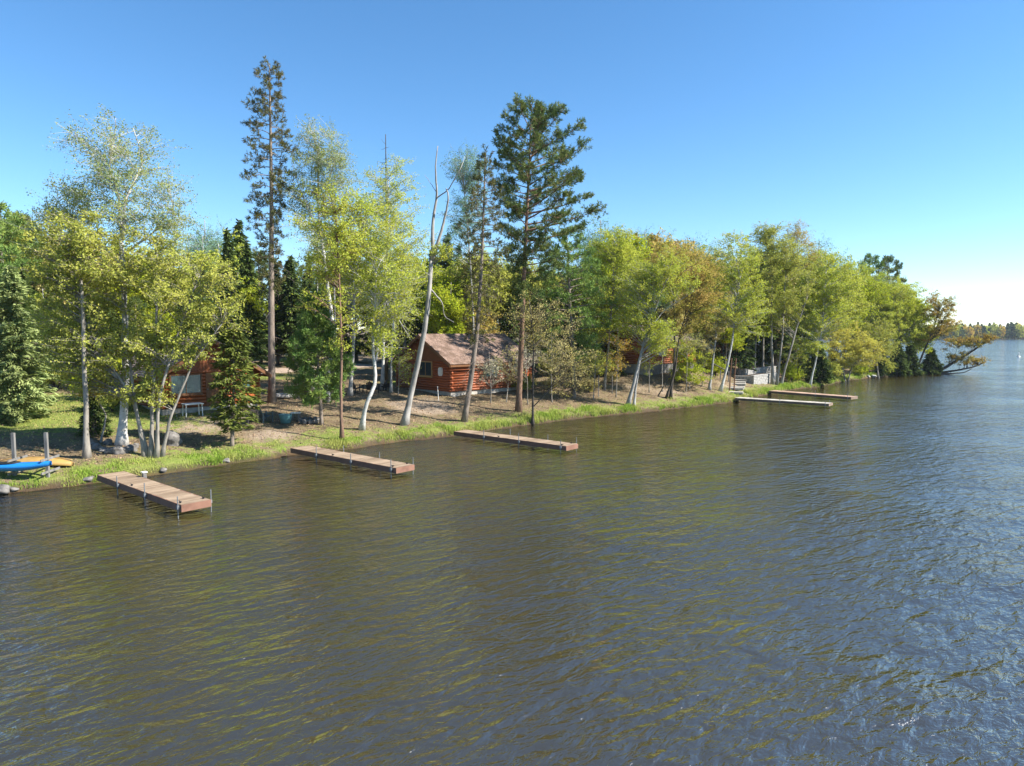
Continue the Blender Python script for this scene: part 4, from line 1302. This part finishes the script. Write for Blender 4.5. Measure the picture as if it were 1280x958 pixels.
# left cabin, its gable towards the lake
A = ground_at(203, 520); u = np.array([.71, .70]); B = A[:2] + u * 5.5
cabin('log_cabin', 'orange log cabin half hidden behind the maple clump and small fir', B, LAKE_RZ + math.pi / 2, 7.5, 5.5, A[2] + .05, 0, wall_h=2.1, rise=1.75, logm=M['logorange'], roofm=M['shinglegray'], skirt=.3,
      windows=(('gable', 3.4, 5.0, 1.15, 2.15, 'tealpane', 'trim'), ('gable', .5, 1.0, 1.3, 1.9, 'tealpane', 'trim'), ('back', 2.0, 3.4, 1.2, 2.1, 'tealpane', 'trim')), door=('gable', 2.2, 3.1, 2.25), eave=.6)
place_cabin((812, 471), 'log_cabin', 'log cabin on a tall pale skirting hidden by the reddish maple', 7.5, 6.0, wall_h=2.2, rise=1.25, logm=M['logorange'], roofm=M['shinglegray'], skirt=1.1,
            windows=(('lake', 1.2, 2.4, 1.95, 2.8, 'tealpane', 'trim'), ('lake', 4.2, 5.4, 1.95, 2.8, 'tealpane', 'trim')), lattice=True)
G4 = ground_at(946, 454); u = np.array([math.cos(LAKE_RZ), math.sin(LAKE_RZ)])
O4 = G4[:2] - u * 7.5
cabin('log_cabin', 'bright orange log cabin above the white retaining wall', O4, LAKE_RZ, 7.5, 6, G4[2] - .1, 0, wall_h=2.4, rise=1.5, logm=M['logorange'], roofm=M['shinglegray'], skirt=.5,
      windows=(('lake', 2, 3.2, 1.4, 2.3, 'tealpane', 'trim'), ('lake', 4.6, 5.6, 1.4, 2.3, 'tealpane', 'trim')))


# ------------------------------------------------------------------ docks
def dock(label, far, near, width, z, mats, lpost, rpost, capped=None, h=.23, cleats=True, post_up=.32):
    F_ = at_z(*far, z); N_ = at_z(*near, z)
    d = N_ - F_; L = float(np.linalg.norm(d[:2])); rz = math.atan2(d[1], d[0])
    t = thing('dock', label, 'dock', (F_[0], F_[1], 0), rz, 'docks along the shore')
    hw = width / 2
    b = MB(); n = int(L / .145); w = L / n
    for k in range(n):
        q = rng.normal(0, .003)
        b.box((k * w + .006, -hw + .012, z - .03 + q), ((k + 1) * w - .006, hw - .012, z + q))
    b.build('deck', mats[0], t)
    f = MB()
    f.box((0, -hw, z - h), (L, -hw + .045, z - .032 + .03)); f.box((0, hw - .045, z - h), (L, hw, z - .002))
    f.box((L - .002, -hw, z - h), (L + .042, hw, z - .001)); f.box((-.04, -hw, z - h), (-.001, hw, z - .004))
    for k in range(1, int(L / 1.2) + 1):
        f.box((k * 1.2 - .02, -hw + .05, z - h + .02), (k * 1.2 + .02, hw - .05, z - .035))
    f.build('frame', mats[1], t)
    for sgn, ps in ((-1, lpost), (1, rpost)):
        for s in ps:
            x = s * L; y = sgn * (hw + .045)
            p = MB(); lean = rng.normal(0, .015, 2)
            p.tube([(x, y, -1.3), (x + lean[0], y + lean[1], z + post_up * rng.uniform(.8, 1.2))], .018, 8)
            p.box((x - .05, y - .04, z - .14), (x + .05, y + .035, z - .03))
            p.build('post', M['steel'], t)
    if capped:
        x = capped * L; y = hw + .06
        p = MB(); p.box((x - .07, y - .05, -.9), (x + .07, y + .07, z + .16)); po = p.build('post', M['weathered'], t)
        c = MB(); c.box((x - .10, y - .08, z + .162), (x + .10, y + .10, z + .20)); c.build('cap', M['paintwhite'], po)
    if cleats:
        for s, sgn in ((.42, -1), (.96, -1), (.96, 1)):
            c = MB(); x = s * L; y = sgn * (hw - .11)
            c.tube([(x - .09, y, z + .055), (x, y, z + .045), (x + .09, y, z + .055)], .014, 6)
            c.box((x - .03, y - .02, z + .001), (x + .03, y + .02, z + .045))
            c.build('cleat', M['black'], t)
    return t


BR = (M['deck'], M['fascia'])
dock('brown board dock nearest the kayaks, beside the maple clump', (139, 591.5), (245, 628), .98, .45, BR, (.30, .63, .985), (.985,), .24)
dock('brown board dock beside the bushy young white pine', (375, 558.7), (506, 583), 1.0, .45, BR, (.28, .62, .97), (.36, .70, .985))
dock('long brown board dock below the main log cabin', (575.5, 538.3), (714.5, 556.4), 1.0, .42, BR, (.30, .62, .965), (.42, .75, .99))
dock('bleached white dock below the stone steps', (921.8, 497.0), (1038, 504.2), 1.1, .36, (M['deckwhite'], M['fasciaold']), (.5, .97), (.97,), None, .2, False, .2)
dock('tan dock beyond the bleached one, beside the triple trunked maple', (965, 488.3), (1067.5, 496.0), 1.2, .36, (M['decktan'], M['fasciaold']), (.6, .97), (.62, .97), None, .22, False, .35)


# ------------------------------------------------------------------ kayak, canoe, rack
def hull(L, W, D, deckh, n=36, m=16):
    V = []; F = []
    for i in range(n + 1):
        t = -1 + 2 * i / n
        k = max(0.02, (1 - abs(t) ** 2.3)) ** .75
        sheer = .12 * abs(t) ** 2.5
        for j in range(m):
            a = 2 * math.pi * j / m
            y = math.cos(a) * W / 2 * k
            s = math.sin(a)
            zz = (s * deckh * (.45 + .55 * k) if s > 0 else s * D * (.5 + .5 * k)) + sheer
            V.append((t * L / 2, y, zz + D))
    for i in range(n):
        for j in range(m):
            F.append((i * m + j, (i + 1) * m + j, (i + 1) * m + (j + 1) % m, i * m + (j + 1) % m))
    return V, [np.array(F), np.arange(m)[None][:, ::-1], (n * m + np.arange(m))[None]]


P60 = ground_at(60, 597); P20 = ground_at(19, 595)
ax = P60 - P20; rk = math.atan2(ax[1], ax[0]); Lr = float(np.linalg.norm(ax[:2]))
rack = thing('kayak_rack', 'two post wooden kayak rack standing in the grass at the bank', 'rack', P20, rk)
for x in (0, Lr):
    b = MB(); b.box((x - .055, -.055, -.3), (x + .055, .055, 1.68)); b.build('post', M['weathered'], rack)
    for zz, nm in ((.12, 'arm'), (.62, 'arm')):
        b = MB(); b.box((x + .058, -.55, zz), (x + .095, .68, zz + .085)); b.build(nm, M['weathered'], rack)
KZ = P20[2] + .255
ky = thing('kayak', 'blue sit in kayak resting on the lower arms of the rack', 'kayak', (P20[0] - .1 - .35 * math.sin(-rk), P20[1] - .36, KZ), rk)
K = MB(); V, Fq = hull(3.1, .68, .20, .13); K.add(np.array(V) + np.array([0.12, 0, 0]), Fq); K.build('hull', M['blue'], ky, True)
c = MB(); a = np.linspace(0, 2 * np.pi, 25)
c.tube(np.stack([.05 + .46 * np.cos(a), .24 * np.sin(a), .325 + .0 * a], 1), .022, 6, False)
c.build('cockpit_rim', M['black'], ky, True)
c = MB(); a = np.linspace(0, 2 * np.pi, 24, endpoint=False)
c.add([(.05 + .45 * math.cos(q), .23 * math.sin(q), .331) for q in a], [np.arange(24)[None]])
c.build('cockpit', M['black'], ky)
CG = ground_at(58, 583)
cn = thing('canoe', 'amber yellow canoe lying upside down on the grass behind the blue kayak', 'canoe', (CG[0] - .55, CG[1] + .1, CG[2] + .02), rk + .03)
K = MB(); V, Fq = hull(3.0, .78, .26, .05); V = np.array(V); V[:, 2] = .33 - V[:, 2]; K.add(V, [f[:, ::-1] for f in Fq]); K.build('hull', M['amber'], cn, True)
K = MB(); s = np.linspace(-1.46, 1.46, 20); K.tube(np.stack([s, 0 * s, .335 - .16 * np.abs(s / 1.5) ** 2.5 + .0 * s], 1), .018, 5); K.build('keel', M['amber'], cn, True)


# ------------------------------------------------------------------ garden furniture
def adirondack(label, px, py, rz, mat, grp=None):
    G = ground_at(px, py)
    t = thing('garden_chair', label, 'chair', G, rz, grp)
    s = MB()
    for k in range(5):
        s.box((-.27, -.30 + k * .105, .36 - k * .022), (.27, -.205 + k * .105, .385 - k * .022))
    s.build('seat', mat, t)
    b = MB()
    for k in range(5):
        x = -.24 + k * .12
        hh = .92 - .06 * abs(k - 2)
        V = np.array([(x - .052, .18, .26), (x + .052, .18, .26), (x + .052, .42, hh), (x - .052, .42, hh)])
        o_ = np.array([0, .028, -.01])
        b.add(np.concatenate([V, V + o_]), np.array([[0, 1, 2, 3], [7, 6, 5, 4], [0, 4, 5, 1], [1, 5, 6, 2], [2, 6, 7, 3], [3, 7, 4, 0]]))
    b.build('backrest', mat, t)
    for sx in (-1, 1):
        a_ = MB(); a_.box((sx * .33 - .065, -.36, .55), (sx * .33 + .065, .36, .575)); a_.build('arm', mat, t)
        l = MB(); l.box((sx * .30 - .025, -.33, 0), (sx * .30 + .025, -.26, .549)); l.build('leg', mat, t)
        l = MB(); l.box((sx * .30 - .025, .26, 0), (sx * .30 + .025, .34, .549)); l.build('leg', mat, t)
    return t


adirondack('grey garden chair standing beside the fire ring', 331, 528, 2.5, M['chair'], 'garden chairs')
adirondack('dark garden chair right of the kinked white birch', 466, 492, 2.8, M['darkchair'], 'garden chairs')
adirondack('brown garden chair at the corner of the main log cabin', 481, 489, -2.4, M['darkchair'], 'garden chairs')
adirondack('brown garden chair left of the kinked white birch trunk', 447, 491, 2.2, M['darkchair'], 'garden chairs')
adirondack('dark garden chair in the shade of the small fir', 312, 531, -2.2, M['darkchair'], 'garden chairs')


def rock(name, label, px, py, w, h, grp=None, mat=None, G=None, d=None):
    if G is None:
        G = ground_at(px, py)
    import bmesh
    bm = bmesh.new(); bmesh.ops.create_icosphere(bm, subdivisions=3, radius=1)
    sd = rng.random(3) * 10
    d = d or w * .8
    for v in bm.verts:
        p = np.array(v.co); n = 1 + .22 * math.sin(p[0] * 3 + sd[0]) * math.sin(p[1] * 2.7 + sd[1]) + .14 * math.sin(p[2] * 4.3 + sd[2] + p[0] * 2) + .05 * math.sin(p[1] * 9 + p[2] * 8 + sd[0])
        v.co = (p[0] * n * w / 2, p[1] * n * d / 2, p[2] * n * h * .62 + h * .3)
    me = bpy.data.meshes.new(name); bm.to_mesh(me); bm.free()
    me.materials.append(mat or M['stone'])
    for p in me.polygons: p.use_smooth = True
    o = bpy.data.objects.new(name, me); COL.objects.link(o)
    o.location = tuple(G); o.rotation_euler = (0, 0, rng.random() * 6)
    return tag(o, label, 'rock', grp)


rock('boulder', 'large mossy grey boulder right of the maple clump stems', 216, 556, 1.05, .62)
ring = [(113, 556), (121, 561), (130, 565), (139, 567), (148, 567), (157, 566), (164, 564), (170, 560), (135, 556)]
rl = ['leftmost', 'second', 'third', 'fourth', 'fifth', 'sixth', 'seventh', 'rightmost', 'inner']
for k, (x, y) in enumerate(ring):
    lab = f'{rl[k]} stone of the loose ring around the tall birch foot' if k < 8 else 'pale inner stone between the sapling and the tall birch foot'
    rock('stone', lab, x, y, rng.uniform(.34, .56), rng.uniform(.22, .34), 'stones around the tall birch')
edge = [(2, 617, .55, 'flat pale rock at the water below the kayak rack'), (16, 614, .35, 'small rock at the water beside the flat pale rock'), (112, 604, .4, 'rock against the root of the first dock'), (205, 592, .35, 'rock in the bank between the first dock and the maple clump'),
        (284, 580, .35, 'small rock in the bank below the small fir'), (1093, 472.5, .7, 'white rock at the water under the tan green maple'), (1087, 473.5, .55, 'smaller pale rock beside the white rock at the water')]
for x, y, w, lab in edge:
    G = ground_at(x, y)
    for _ in range(60):
        s0 = float(sdf(G[:1], G[1:2])[0])
        if s0 > .12: break
        G[0] -= .04; G[1] += .04
    G[2] = gz(G[0], G[1]) - .04
    rock('rock', lab, x, y, w, w * .5, 'rocks along the bank', M['paleblock'] if 'white' in lab else None, G)

# fire ring by the white pine with a tub and a stump seat
FC = ground_at(386, 527)
fr = thing('fire_ring', 'low ring of grey stones for a camp fire beside the young white pine', 'fire pit', FC)
for k in range(11):
    a = k / 11 * 6.283
    b = MB(); q = rng.uniform(.85, 1.15)
    b.tube([(.55 * math.cos(a), .55 * math.sin(a), -.05), (.55 * math.cos(a), .55 * math.sin(a), .10), (.55 * math.cos(a), .55 * math.sin(a), .2 * q)], [.15 * q, .16 * q, .07], 7)
    b.build('stone', M['stone'], fr)
b = MB(); b.tube([(0, 0, -.05), (0, 0, .06)], [.45, .4], 12); b.build('ash_bed', M['black'], fr)
tb_ = thing('tub', 'blue green plastic tub standing near the fire ring', 'tub', ground_at(357, 529))
b = MB(); b.tube([(0, 0, 0), (0, 0, .4), (0, 0, .46)], [.27, .34, .35], 16); b.build('body', M['teal'], tb_, True)
b = MB(); a = np.linspace(0, 2 * np.pi, 20); b.tube(np.stack([.35 * np.cos(a), .35 * np.sin(a), .47 + 0 * a], 1), .022, 5, False); b.build('rim', M['teal'], tb_, True)
st = thing('stool', 'small white topped stool between the tub and the young white pine', 'stool', ground_at(370, 526))
b = MB(); b.box((-.27, -.2, .42), (.27, .2, .47)); b.build('seat', M['paintwhite'], st)
for sx in (-1, 1):
    for sy in (-1, 1):
        b = MB(); b.box((sx * .2 - .025, sy * .14 - .025, 0), (sx * .2 + .025, sy * .14 + .025, .418)); b.build('leg', M['weathered'], st)
# white table and grill by the left cabin
tb_ = thing('garden_table', 'white plastic table against the left log cabin', 'table', ground_at(241, 521), .75)
b = MB(); b.box((-.5, -.35, .70), (.5, .35, .74)); b.build('table_top', M['paintwhite'], tb_)
for sx in (-1, 1):
    for sy in (-1, 1):
        b = MB(); b.tube([(sx * .44, sy * .29, 0), (sx * .42, sy * .27, .699)], .03, 8); b.build('leg', M['paintwhite'], tb_)
gr = thing('kettle_grill', 'dark round kettle grill beside the white plastic table', 'grill', ground_at(215, 523))
b = MB(); z = np.linspace(.48, .95, 9); r = .30 * np.sqrt(np.clip(1 - ((z - .715) / .24) ** 2, .02, 1)); b.tube(np.stack([0 * z, 0 * z, z], 1), r, 16); b.build('bowl', M['black'], gr, True)
for k in range(3):
    a = k * 2.09
    b = MB(); b.tube([(.15 * math.cos(a), .15 * math.sin(a), .55), (.3 * math.cos(a), .3 * math.sin(a), 0)], .014, 6); b.build('leg', M['steel'], gr)
b = MB(); b.box((-.06, -.02, .93), (.06, .02, .985)); b.build('handle', M['weathered'], gr)
# low concrete ring behind the tall pine
rg = thing('well_ring', 'low pale concrete ring in the grass behind the very tall pine', 'ring', ground_at(352, 497))
b = MB(); a = np.linspace(0, 2 * np.pi, 28)
b.tube(np.stack([.75 * np.cos(a), .75 * np.sin(a), .12 + 0 * a], 1), .12, 6, False); b.build('rim', M['concrete'], rg, True)
b = MB(); b.tube([(0, 0, -.1), (0, 0, .06)], .7, 20); b.build('lid', M['soil'], rg)
# thin pole by the main cabin
pl = thing('pole', 'thin leaning pale rod stuck in the ground before the main log cabin', 'pole', ground_at(548.5, 501))
b = MB(); b.tube([(0, 0, -.2), (-.08, .02, .95)], .02, 7); b.build('rod', M['paintwhite'], pl)
b = MB(); b.tube([(-.08, .02, .95), (-.083, .02, .99)], .03, 7); b.build('tip', M['paintwhite'], pl)
for px, lab in ((912, 'left rusty pole standing at the foot of the stone steps'), (917.5, 'right rusty pole standing at the foot of the stone steps')):
    pl = thing('pole', lab, 'pole', ground_at(px, 488.5), 0, 'rusty poles at the steps')
    b = MB(); b.tube([(0, 0, -.2), (.03, 0, 1.5), (.12, 0, 2.9)], .06, 7); b.build('shaft', M['rust'], pl)
    b = MB(); b.tube([(.12, 0, 2.9), (.122, 0, 2.96)], .075, 7); b.build('cap', M['rust'], pl)


# retaining walls of stacked pale stone
def wallrun(label, p0, p1, hgt, back):
    A_ = ground_at(*p0); B_ = ground_at(*p1)
    d = B_ - A_; L = float(np.linalg.norm(d[:2])); rz = math.atan2(d[1], d[0])
    t = thing('retaining_wall', label, 'wall', (A_[0], A_[1], min(A_[2], B_[2]) - .05), rz, 'tiers of the pale retaining wall')
    b = MB(); nr = max(3, int(hgt / .16)); hh = hgt / nr
    for r_ in range(nr):
        x = -(.25 if r_ % 2 else 0)
        while x < L:
            w = rng.uniform(.32, .55); x1 = min(L, x + w)
            q = rng.normal(0, .015)
            if x1 - max(0, x) > .06:
                b.box((max(0, x) + .012, q, r_ * hh + .01), (x1 - .012, .3, (r_ + 1) * hh - .012))
            x += w
        # left return
        y = .31
        while y < back:
            b.box((.0 + rng.normal(0, .01), y, r_ * hh + .01), (.28, y + .4, (r_ + 1) * hh - .012)); y += .42
    b.build('stonework', M['paleblock'], t)
    c = MB(); c.box((-.03, -.03, hgt), (L + .03, .36, hgt + .07)); c.build('capstone', M['paleblock'], t)
    f = MB(); f.box((.06, .32, -.1), (L, back, hgt - .03)); f.build('backfill', M['soil'], t)
    return t


wallrun('lower tier of the pale stone retaining wall beside the steps', (942, 481), (974, 477.5), 1.0, 1.6)
wallrun('upper tier of the pale stone retaining wall beside the steps', (931, 473), (970, 468.5), .95, 2.2)
# stone steps and handrail
S0 = ground_at(914, 491); S1 = ground_at(921, 474)
d = S1 - S0; L = float(np.linalg.norm(d[:2])); rz = math.atan2(d[1], d[0])
stp = thing('steps', 'pale stone steps climbing the bank beside the retaining wall', 'steps', S0, rz)
n = 6
for k in range(n):
    b = MB(); zt = gz(S0[0] + math.cos(rz) * (k + .3) * L / n, S0[1] + math.sin(rz) * (k + .3) * L / n) - S0[2]; b.box((k * L / n + .02, -.95 + .08 * rng.normal(), zt - .12), (k * L / n + .02 + L / n * .62, .9 + .08 * rng.normal(), zt + .07)); b.build('tread', M['concrete'], stp)
H0 = ground_at(911, 478); H1 = ground_at(890, 470)
hd = thing('handrail', 'pale sloping handrail above the stone steps', 'railing', H0)
e = H1 - H0
b = MB(); b.tube([(0, 0, 1.0), tuple(e * .5 + [0, 0, 1.1]), tuple(e + [0, 0, 1.25])], .055, 6); b.build('rail', M['weathered'], hd)
for q in (0.02, .5, .98):
    p = e * q
    b = MB(); b.tube([(p[0], p[1], gz(H0[0] + p[0], H0[1] + p[1]) - H0[2] - .2), (p[0], p[1], 1.0 + .22 * q)], .05, 6); b.build('post', M['weathered'], hd)
# thin wooden posts on the slope
for px, py, hpx, lab in ((748, 496, 26, 'left thin stake on the leafy slope'), (765, 492, 22, 'right thin stake on the leafy slope'), (774.5, 470, 20, 'short pale stake near the shaded cabin end')):
    G = ground_at(px, py); pl = thing('stake', lab, 'stake', G, 0, 'stakes on the leafy slope')
    b = MB(); hh = hpx * G[1] / FPX; b.tube([(0, 0, -.2), (0, 0, hh)], .035, 6); b.build('shaft', M['weathered'], pl)
    b = MB(); b.tube([(0, 0, hh), (0, 0, hh + .08)], [.034, .004], 6); b.build('tip', M['weathered'], pl)
# buoy far out
BG = at_z(1273, 446, 0)
bo = thing('marker_buoy', 'tiny white marker buoy floating out on the open lake', 'buoy', (BG[0], BG[1], 0))
b = MB(); b.tube([(0, 0, -.4), (0, 0, .05), (0, 0, .18)], [.4, .42, .3], 14); b.build('float', M['paintwhite'], bo, True)
b = MB(); b.tube([(0, 0, .17), (.03, 0, .95), (.05, 0, 1.05)], [.14, .11, .03], 10); b.build('mast', M['paintwhite'], bo, True)


# ------------------------------------------------------------------ grass and litter
def blades(P, h, w, mb):
    n = len(P)
    a = rng.random(n) * 6.28
    d = np.stack([np.cos(a), np.sin(a), np.zeros(n)], 1); s = np.stack([-np.sin(a), np.cos(a), np.zeros(n)], 1)
    lean = rng.uniform(.1, .75, n)
    mid = P + np.array([0, 0, 1]) * (h * .6)[:, None] + d * (h * lean * .25)[:, None]
    tip_ = P + np.array([0, 0, 1]) * (h * (1 - .35 * lean))[:, None] + d * (h * lean * .7)[:, None]
    mb.quads(np.stack([P - s * w[:, None], P + s * w[:, None], mid + s * (w * .7)[:, None], mid - s * (w * .7)[:, None]], 1))
    mb.tris(np.stack([mid - s * (w * .7)[:, None], mid + s * (w * .7)[:, None], tip_], 1))


def grass():
    i0, i1 = 2, 4 + len(SHORE_PX)
    seg = SH[i0:i1]
    ln = np.linalg.norm(np.diff(seg, axis=0), axis=1)
    # near shore grass, thicker near the camera
    mid = (seg[:-1] + seg[1:]) / 2
    dens = ln * np.clip(36 / np.maximum(mid[:, 1], 15), .25, 1.4)
    k = rng.choice(len(ln), 230000, p=dens / dens.sum())
    t = rng.random(len(k))
    B = seg[k] + (seg[k + 1] - seg[k]) * t[:, None]
    nn = nrm(seg[k + 1] - seg[k]); nn = np.stack([-nn[:, 1], nn[:, 0]], 1)
    X = B + nn * (rng.random(len(k)) ** 1.3 * 3.2 - .15)[:, None]
    x, y = X[:, 0], X[:, 1]
    s = sdf(x, y)
    patch = .5 + .5 * np.sin(x * .9 + 2 * np.sin(y * .5)) * np.sin(y * .8 + x * .35) + .35 * np.sin(x * 3.3) * np.sin(y * 2.9)
    along = (B[:, 0] + 18) / 70
    wid = 1.0 + .8 * patch
    p2_ = .5 + .5 * np.sin(x * 1.7 + 1.3 * np.sin(y * 1.1)) * np.sin(y * 1.45 - x * .4)
    wid = wid * np.interp(p2_, [0, 1], [.3, 1.05])
    keep = (s > .03 + .22 * (1 - p2_) * rng.random(len(x))) & (rng.random(len(x)) < np.clip(1.25 - s / wid, 0, 1) * np.clip(.02 + 1.3 * patch * p2_ + .45 * p2_, .10, 1))
    x, y, s, patch = x[keep], y[keep], s[keep], patch[keep]
    z = height(x, y, s) - .02
    h = rng.uniform(.10, .29, len(x)) * np.clip(.55 + .65 * patch, .4, 1.3) * np.clip(1.3 - s / 3.2, .4, 1) * np.interp(x, [-20, -6, 0, 60], [.7, 1.0, 1.35, 1.7])
    w = rng.uniform(.008, .016, len(x)) * np.interp(y, [25, 60, 95], [1, 1.8, 3])
    mb = MB(); blades(np.stack([x, y, z], 1), h, w, mb)
    o = mb.build('shore_grass', M['grass'])
    tag(o, 'bright green grass fringing the bank at the water', kind='stuff')
    # lawn tufts and woodland grass
    n = 260000
    x = rng.uniform(-38, 12, n); y = rng.uniform(20, 66, n)
    g = grass_amt(x, y); s = sdf(x, y)
    nz = .5 + .5 * np.sin(x * 2.1 + np.sin(y * 1.7) * 2) * np.sin(y * 1.9 + x)
    keep = (s > .8) & (rng.random(n) < np.clip(g - .12, 0, 1) * (.35 + .65 * nz))
    x, y, s = x[keep], y[keep], s[keep]
    mb = MB(); blades(np.stack([x, y, height(x, y, s) - .01], 1), rng.uniform(.04, .12, len(x)), rng.uniform(.008, .016, len(x)), mb)
    o = mb.build('lawn_grass', M['lawn'])
    tag(o, 'short yellow green lawn grass between the cabins', kind='stuff')
    # fallen leaves
    n = 150000
    t = rng.random(n)
    x = rng.uniform(-32, 45, n); y = rng.uniform(22, 85, n); s = sdf(x, y)
    g = grass_amt(x, y)
    keep = (s > .9) & (s < 24) & (rng.random(n) < 1.0 - .75 * np.clip(g, 0, 1))
    x, y, s = x[keep], y[keep], s[keep]
    m = len(x)
    P = np.stack([x, y, height(x, y, s) + rng.uniform(.01, .05, m)], 1)
    A_ = nrm(rng.normal(size=(m, 3)) * np.array([1, 1, .35])) * rng.uniform(.03, .065, m)[:, None]
    B_ = nrm(np.cross(A_, np.array([0, 0, 1.0]) + rng.normal(0, .5, (m, 3)))) * rng.uniform(.03, .05, m)[:, None]
    mb = MB(); B_ = np.cross(nrm(np.cross(A_, B_)), nrm(A_)) * rng.uniform(.03, .05, m)[:, None]
    B2 = nrm(np.cross(nrm(A_), np.array([0, 0, 1.0]) + rng.normal(0, .4, (m, 3)))) * rng.uniform(.02, .045, m)[:, None]
    rhombi(mb, P, A_, B2)
    o = mb.build('fallen_leaves', M['litter'])
    tag(o, 'dry fallen leaves strewn over the bank', kind='stuff')


grass()

# ------------------------------------------------------------------ lake air
hm, hnt, hout = new_mat('lake_air')
pv = hnt.nodes.new('ShaderNodeVolumePrincipled')
pv.inputs['Color'].default_value = (0.78, 0.88, 1.0, 1); pv.inputs['Density'].default_value = HAZE; pv.inputs['Anisotropy'].default_value = 0.2
hnt.links.new(pv.outputs[0], hout.inputs['Volume'])
hb = MB(); hb.box((-760, -160, -6), (960, 960, 48)); ho = hb.build('haze', hm)
tag(ho, 'thin summer haze over the lake', kind='stuff')

# ------------------------------------------------------------------ light, sky, camera
SUN_AZ = R(99); SUN_EL = R(40)
to_sun = np.array([math.sin(SUN_AZ) * math.cos(SUN_EL), math.cos(SUN_AZ) * math.cos(SUN_EL), math.sin(SUN_EL)])
w = bpy.data.worlds.new('World'); scene.world = w; w.use_nodes = True
nt = w.node_tree; nt.nodes.clear()
sky = nt.nodes.new('ShaderNodeTexSky'); sky.sky_type = 'NISHITA'; sky.sun_disc = False
sky.sun_elevation = SUN_EL; sky.sun_rotation = SUN_AZ
sky.altitude = 1200; sky.air_density = 1.0; sky.dust_density = 0.15; sky.ozone_density = 3.5
bg = nt.nodes.new('ShaderNodeBackground'); bg.inputs['Strength'].default_value = 0.097
wo = nt.nodes.new('ShaderNodeOutputWorld')
hs = nt.nodes.new('ShaderNodeHueSaturation'); hs.inputs['Saturation'].default_value = 1.18; hs.inputs['Hue'].default_value = 0.496
nt.links.new(sky.outputs[0], hs.inputs['Color']); nt.links.new(hs.outputs[0], bg.inputs['Color']); nt.links.new(bg.outputs[0], wo.inputs['Surface'])
sl = bpy.data.lights.new('sun', 'SUN'); sl.energy = 4.9; sl.angle = R(.5); sl.color = (1.0, .95, .86)
so = bpy.data.objects.new('sun', sl); COL.objects.link(so)
from mathutils import Vector
so.rotation_euler = Vector(tuple(-to_sun)).to_track_quat('-Z', 'Y').to_euler()

cd = bpy.data.cameras.new('camera'); cam = bpy.data.objects.new('camera', cd); COL.objects.link(cam)
cd.sensor_width = 36; cd.lens = 36 * FPX / 1280; cd.clip_start = .1; cd.clip_end = 6000
cam.location = (0, 0, CAM_H); cam.rotation_euler = (math.pi / 2 - PITCH, 0, 0)
scene.camera = cam
scene.view_settings.view_transform = 'Standard'; scene.view_settings.look = 'None'
scene.view_settings.exposure = 1.25; scene.view_settings.gamma = 1.0
scene.view_settings.use_curve_mapping = False
cy = scene.cycles
cy.max_bounces = 7; cy.diffuse_bounces = 4; cy.glossy_bounces = 2; cy.transmission_bounces = 3; cy.transparent_max_bounces = 6
cy.caustics_reflective = False; cy.caustics_refractive = False
cy.sample_clamp_indirect = 4.0
cy.sample_clamp_direct = 1.2
cy.use_denoising = True
cy.denoiser = 'OPENIMAGEDENOISE'
cy.denoising_input_passes = 'RGB_ALBEDO_NORMAL'
cy.denoising_prefilter = 'ACCURATE'
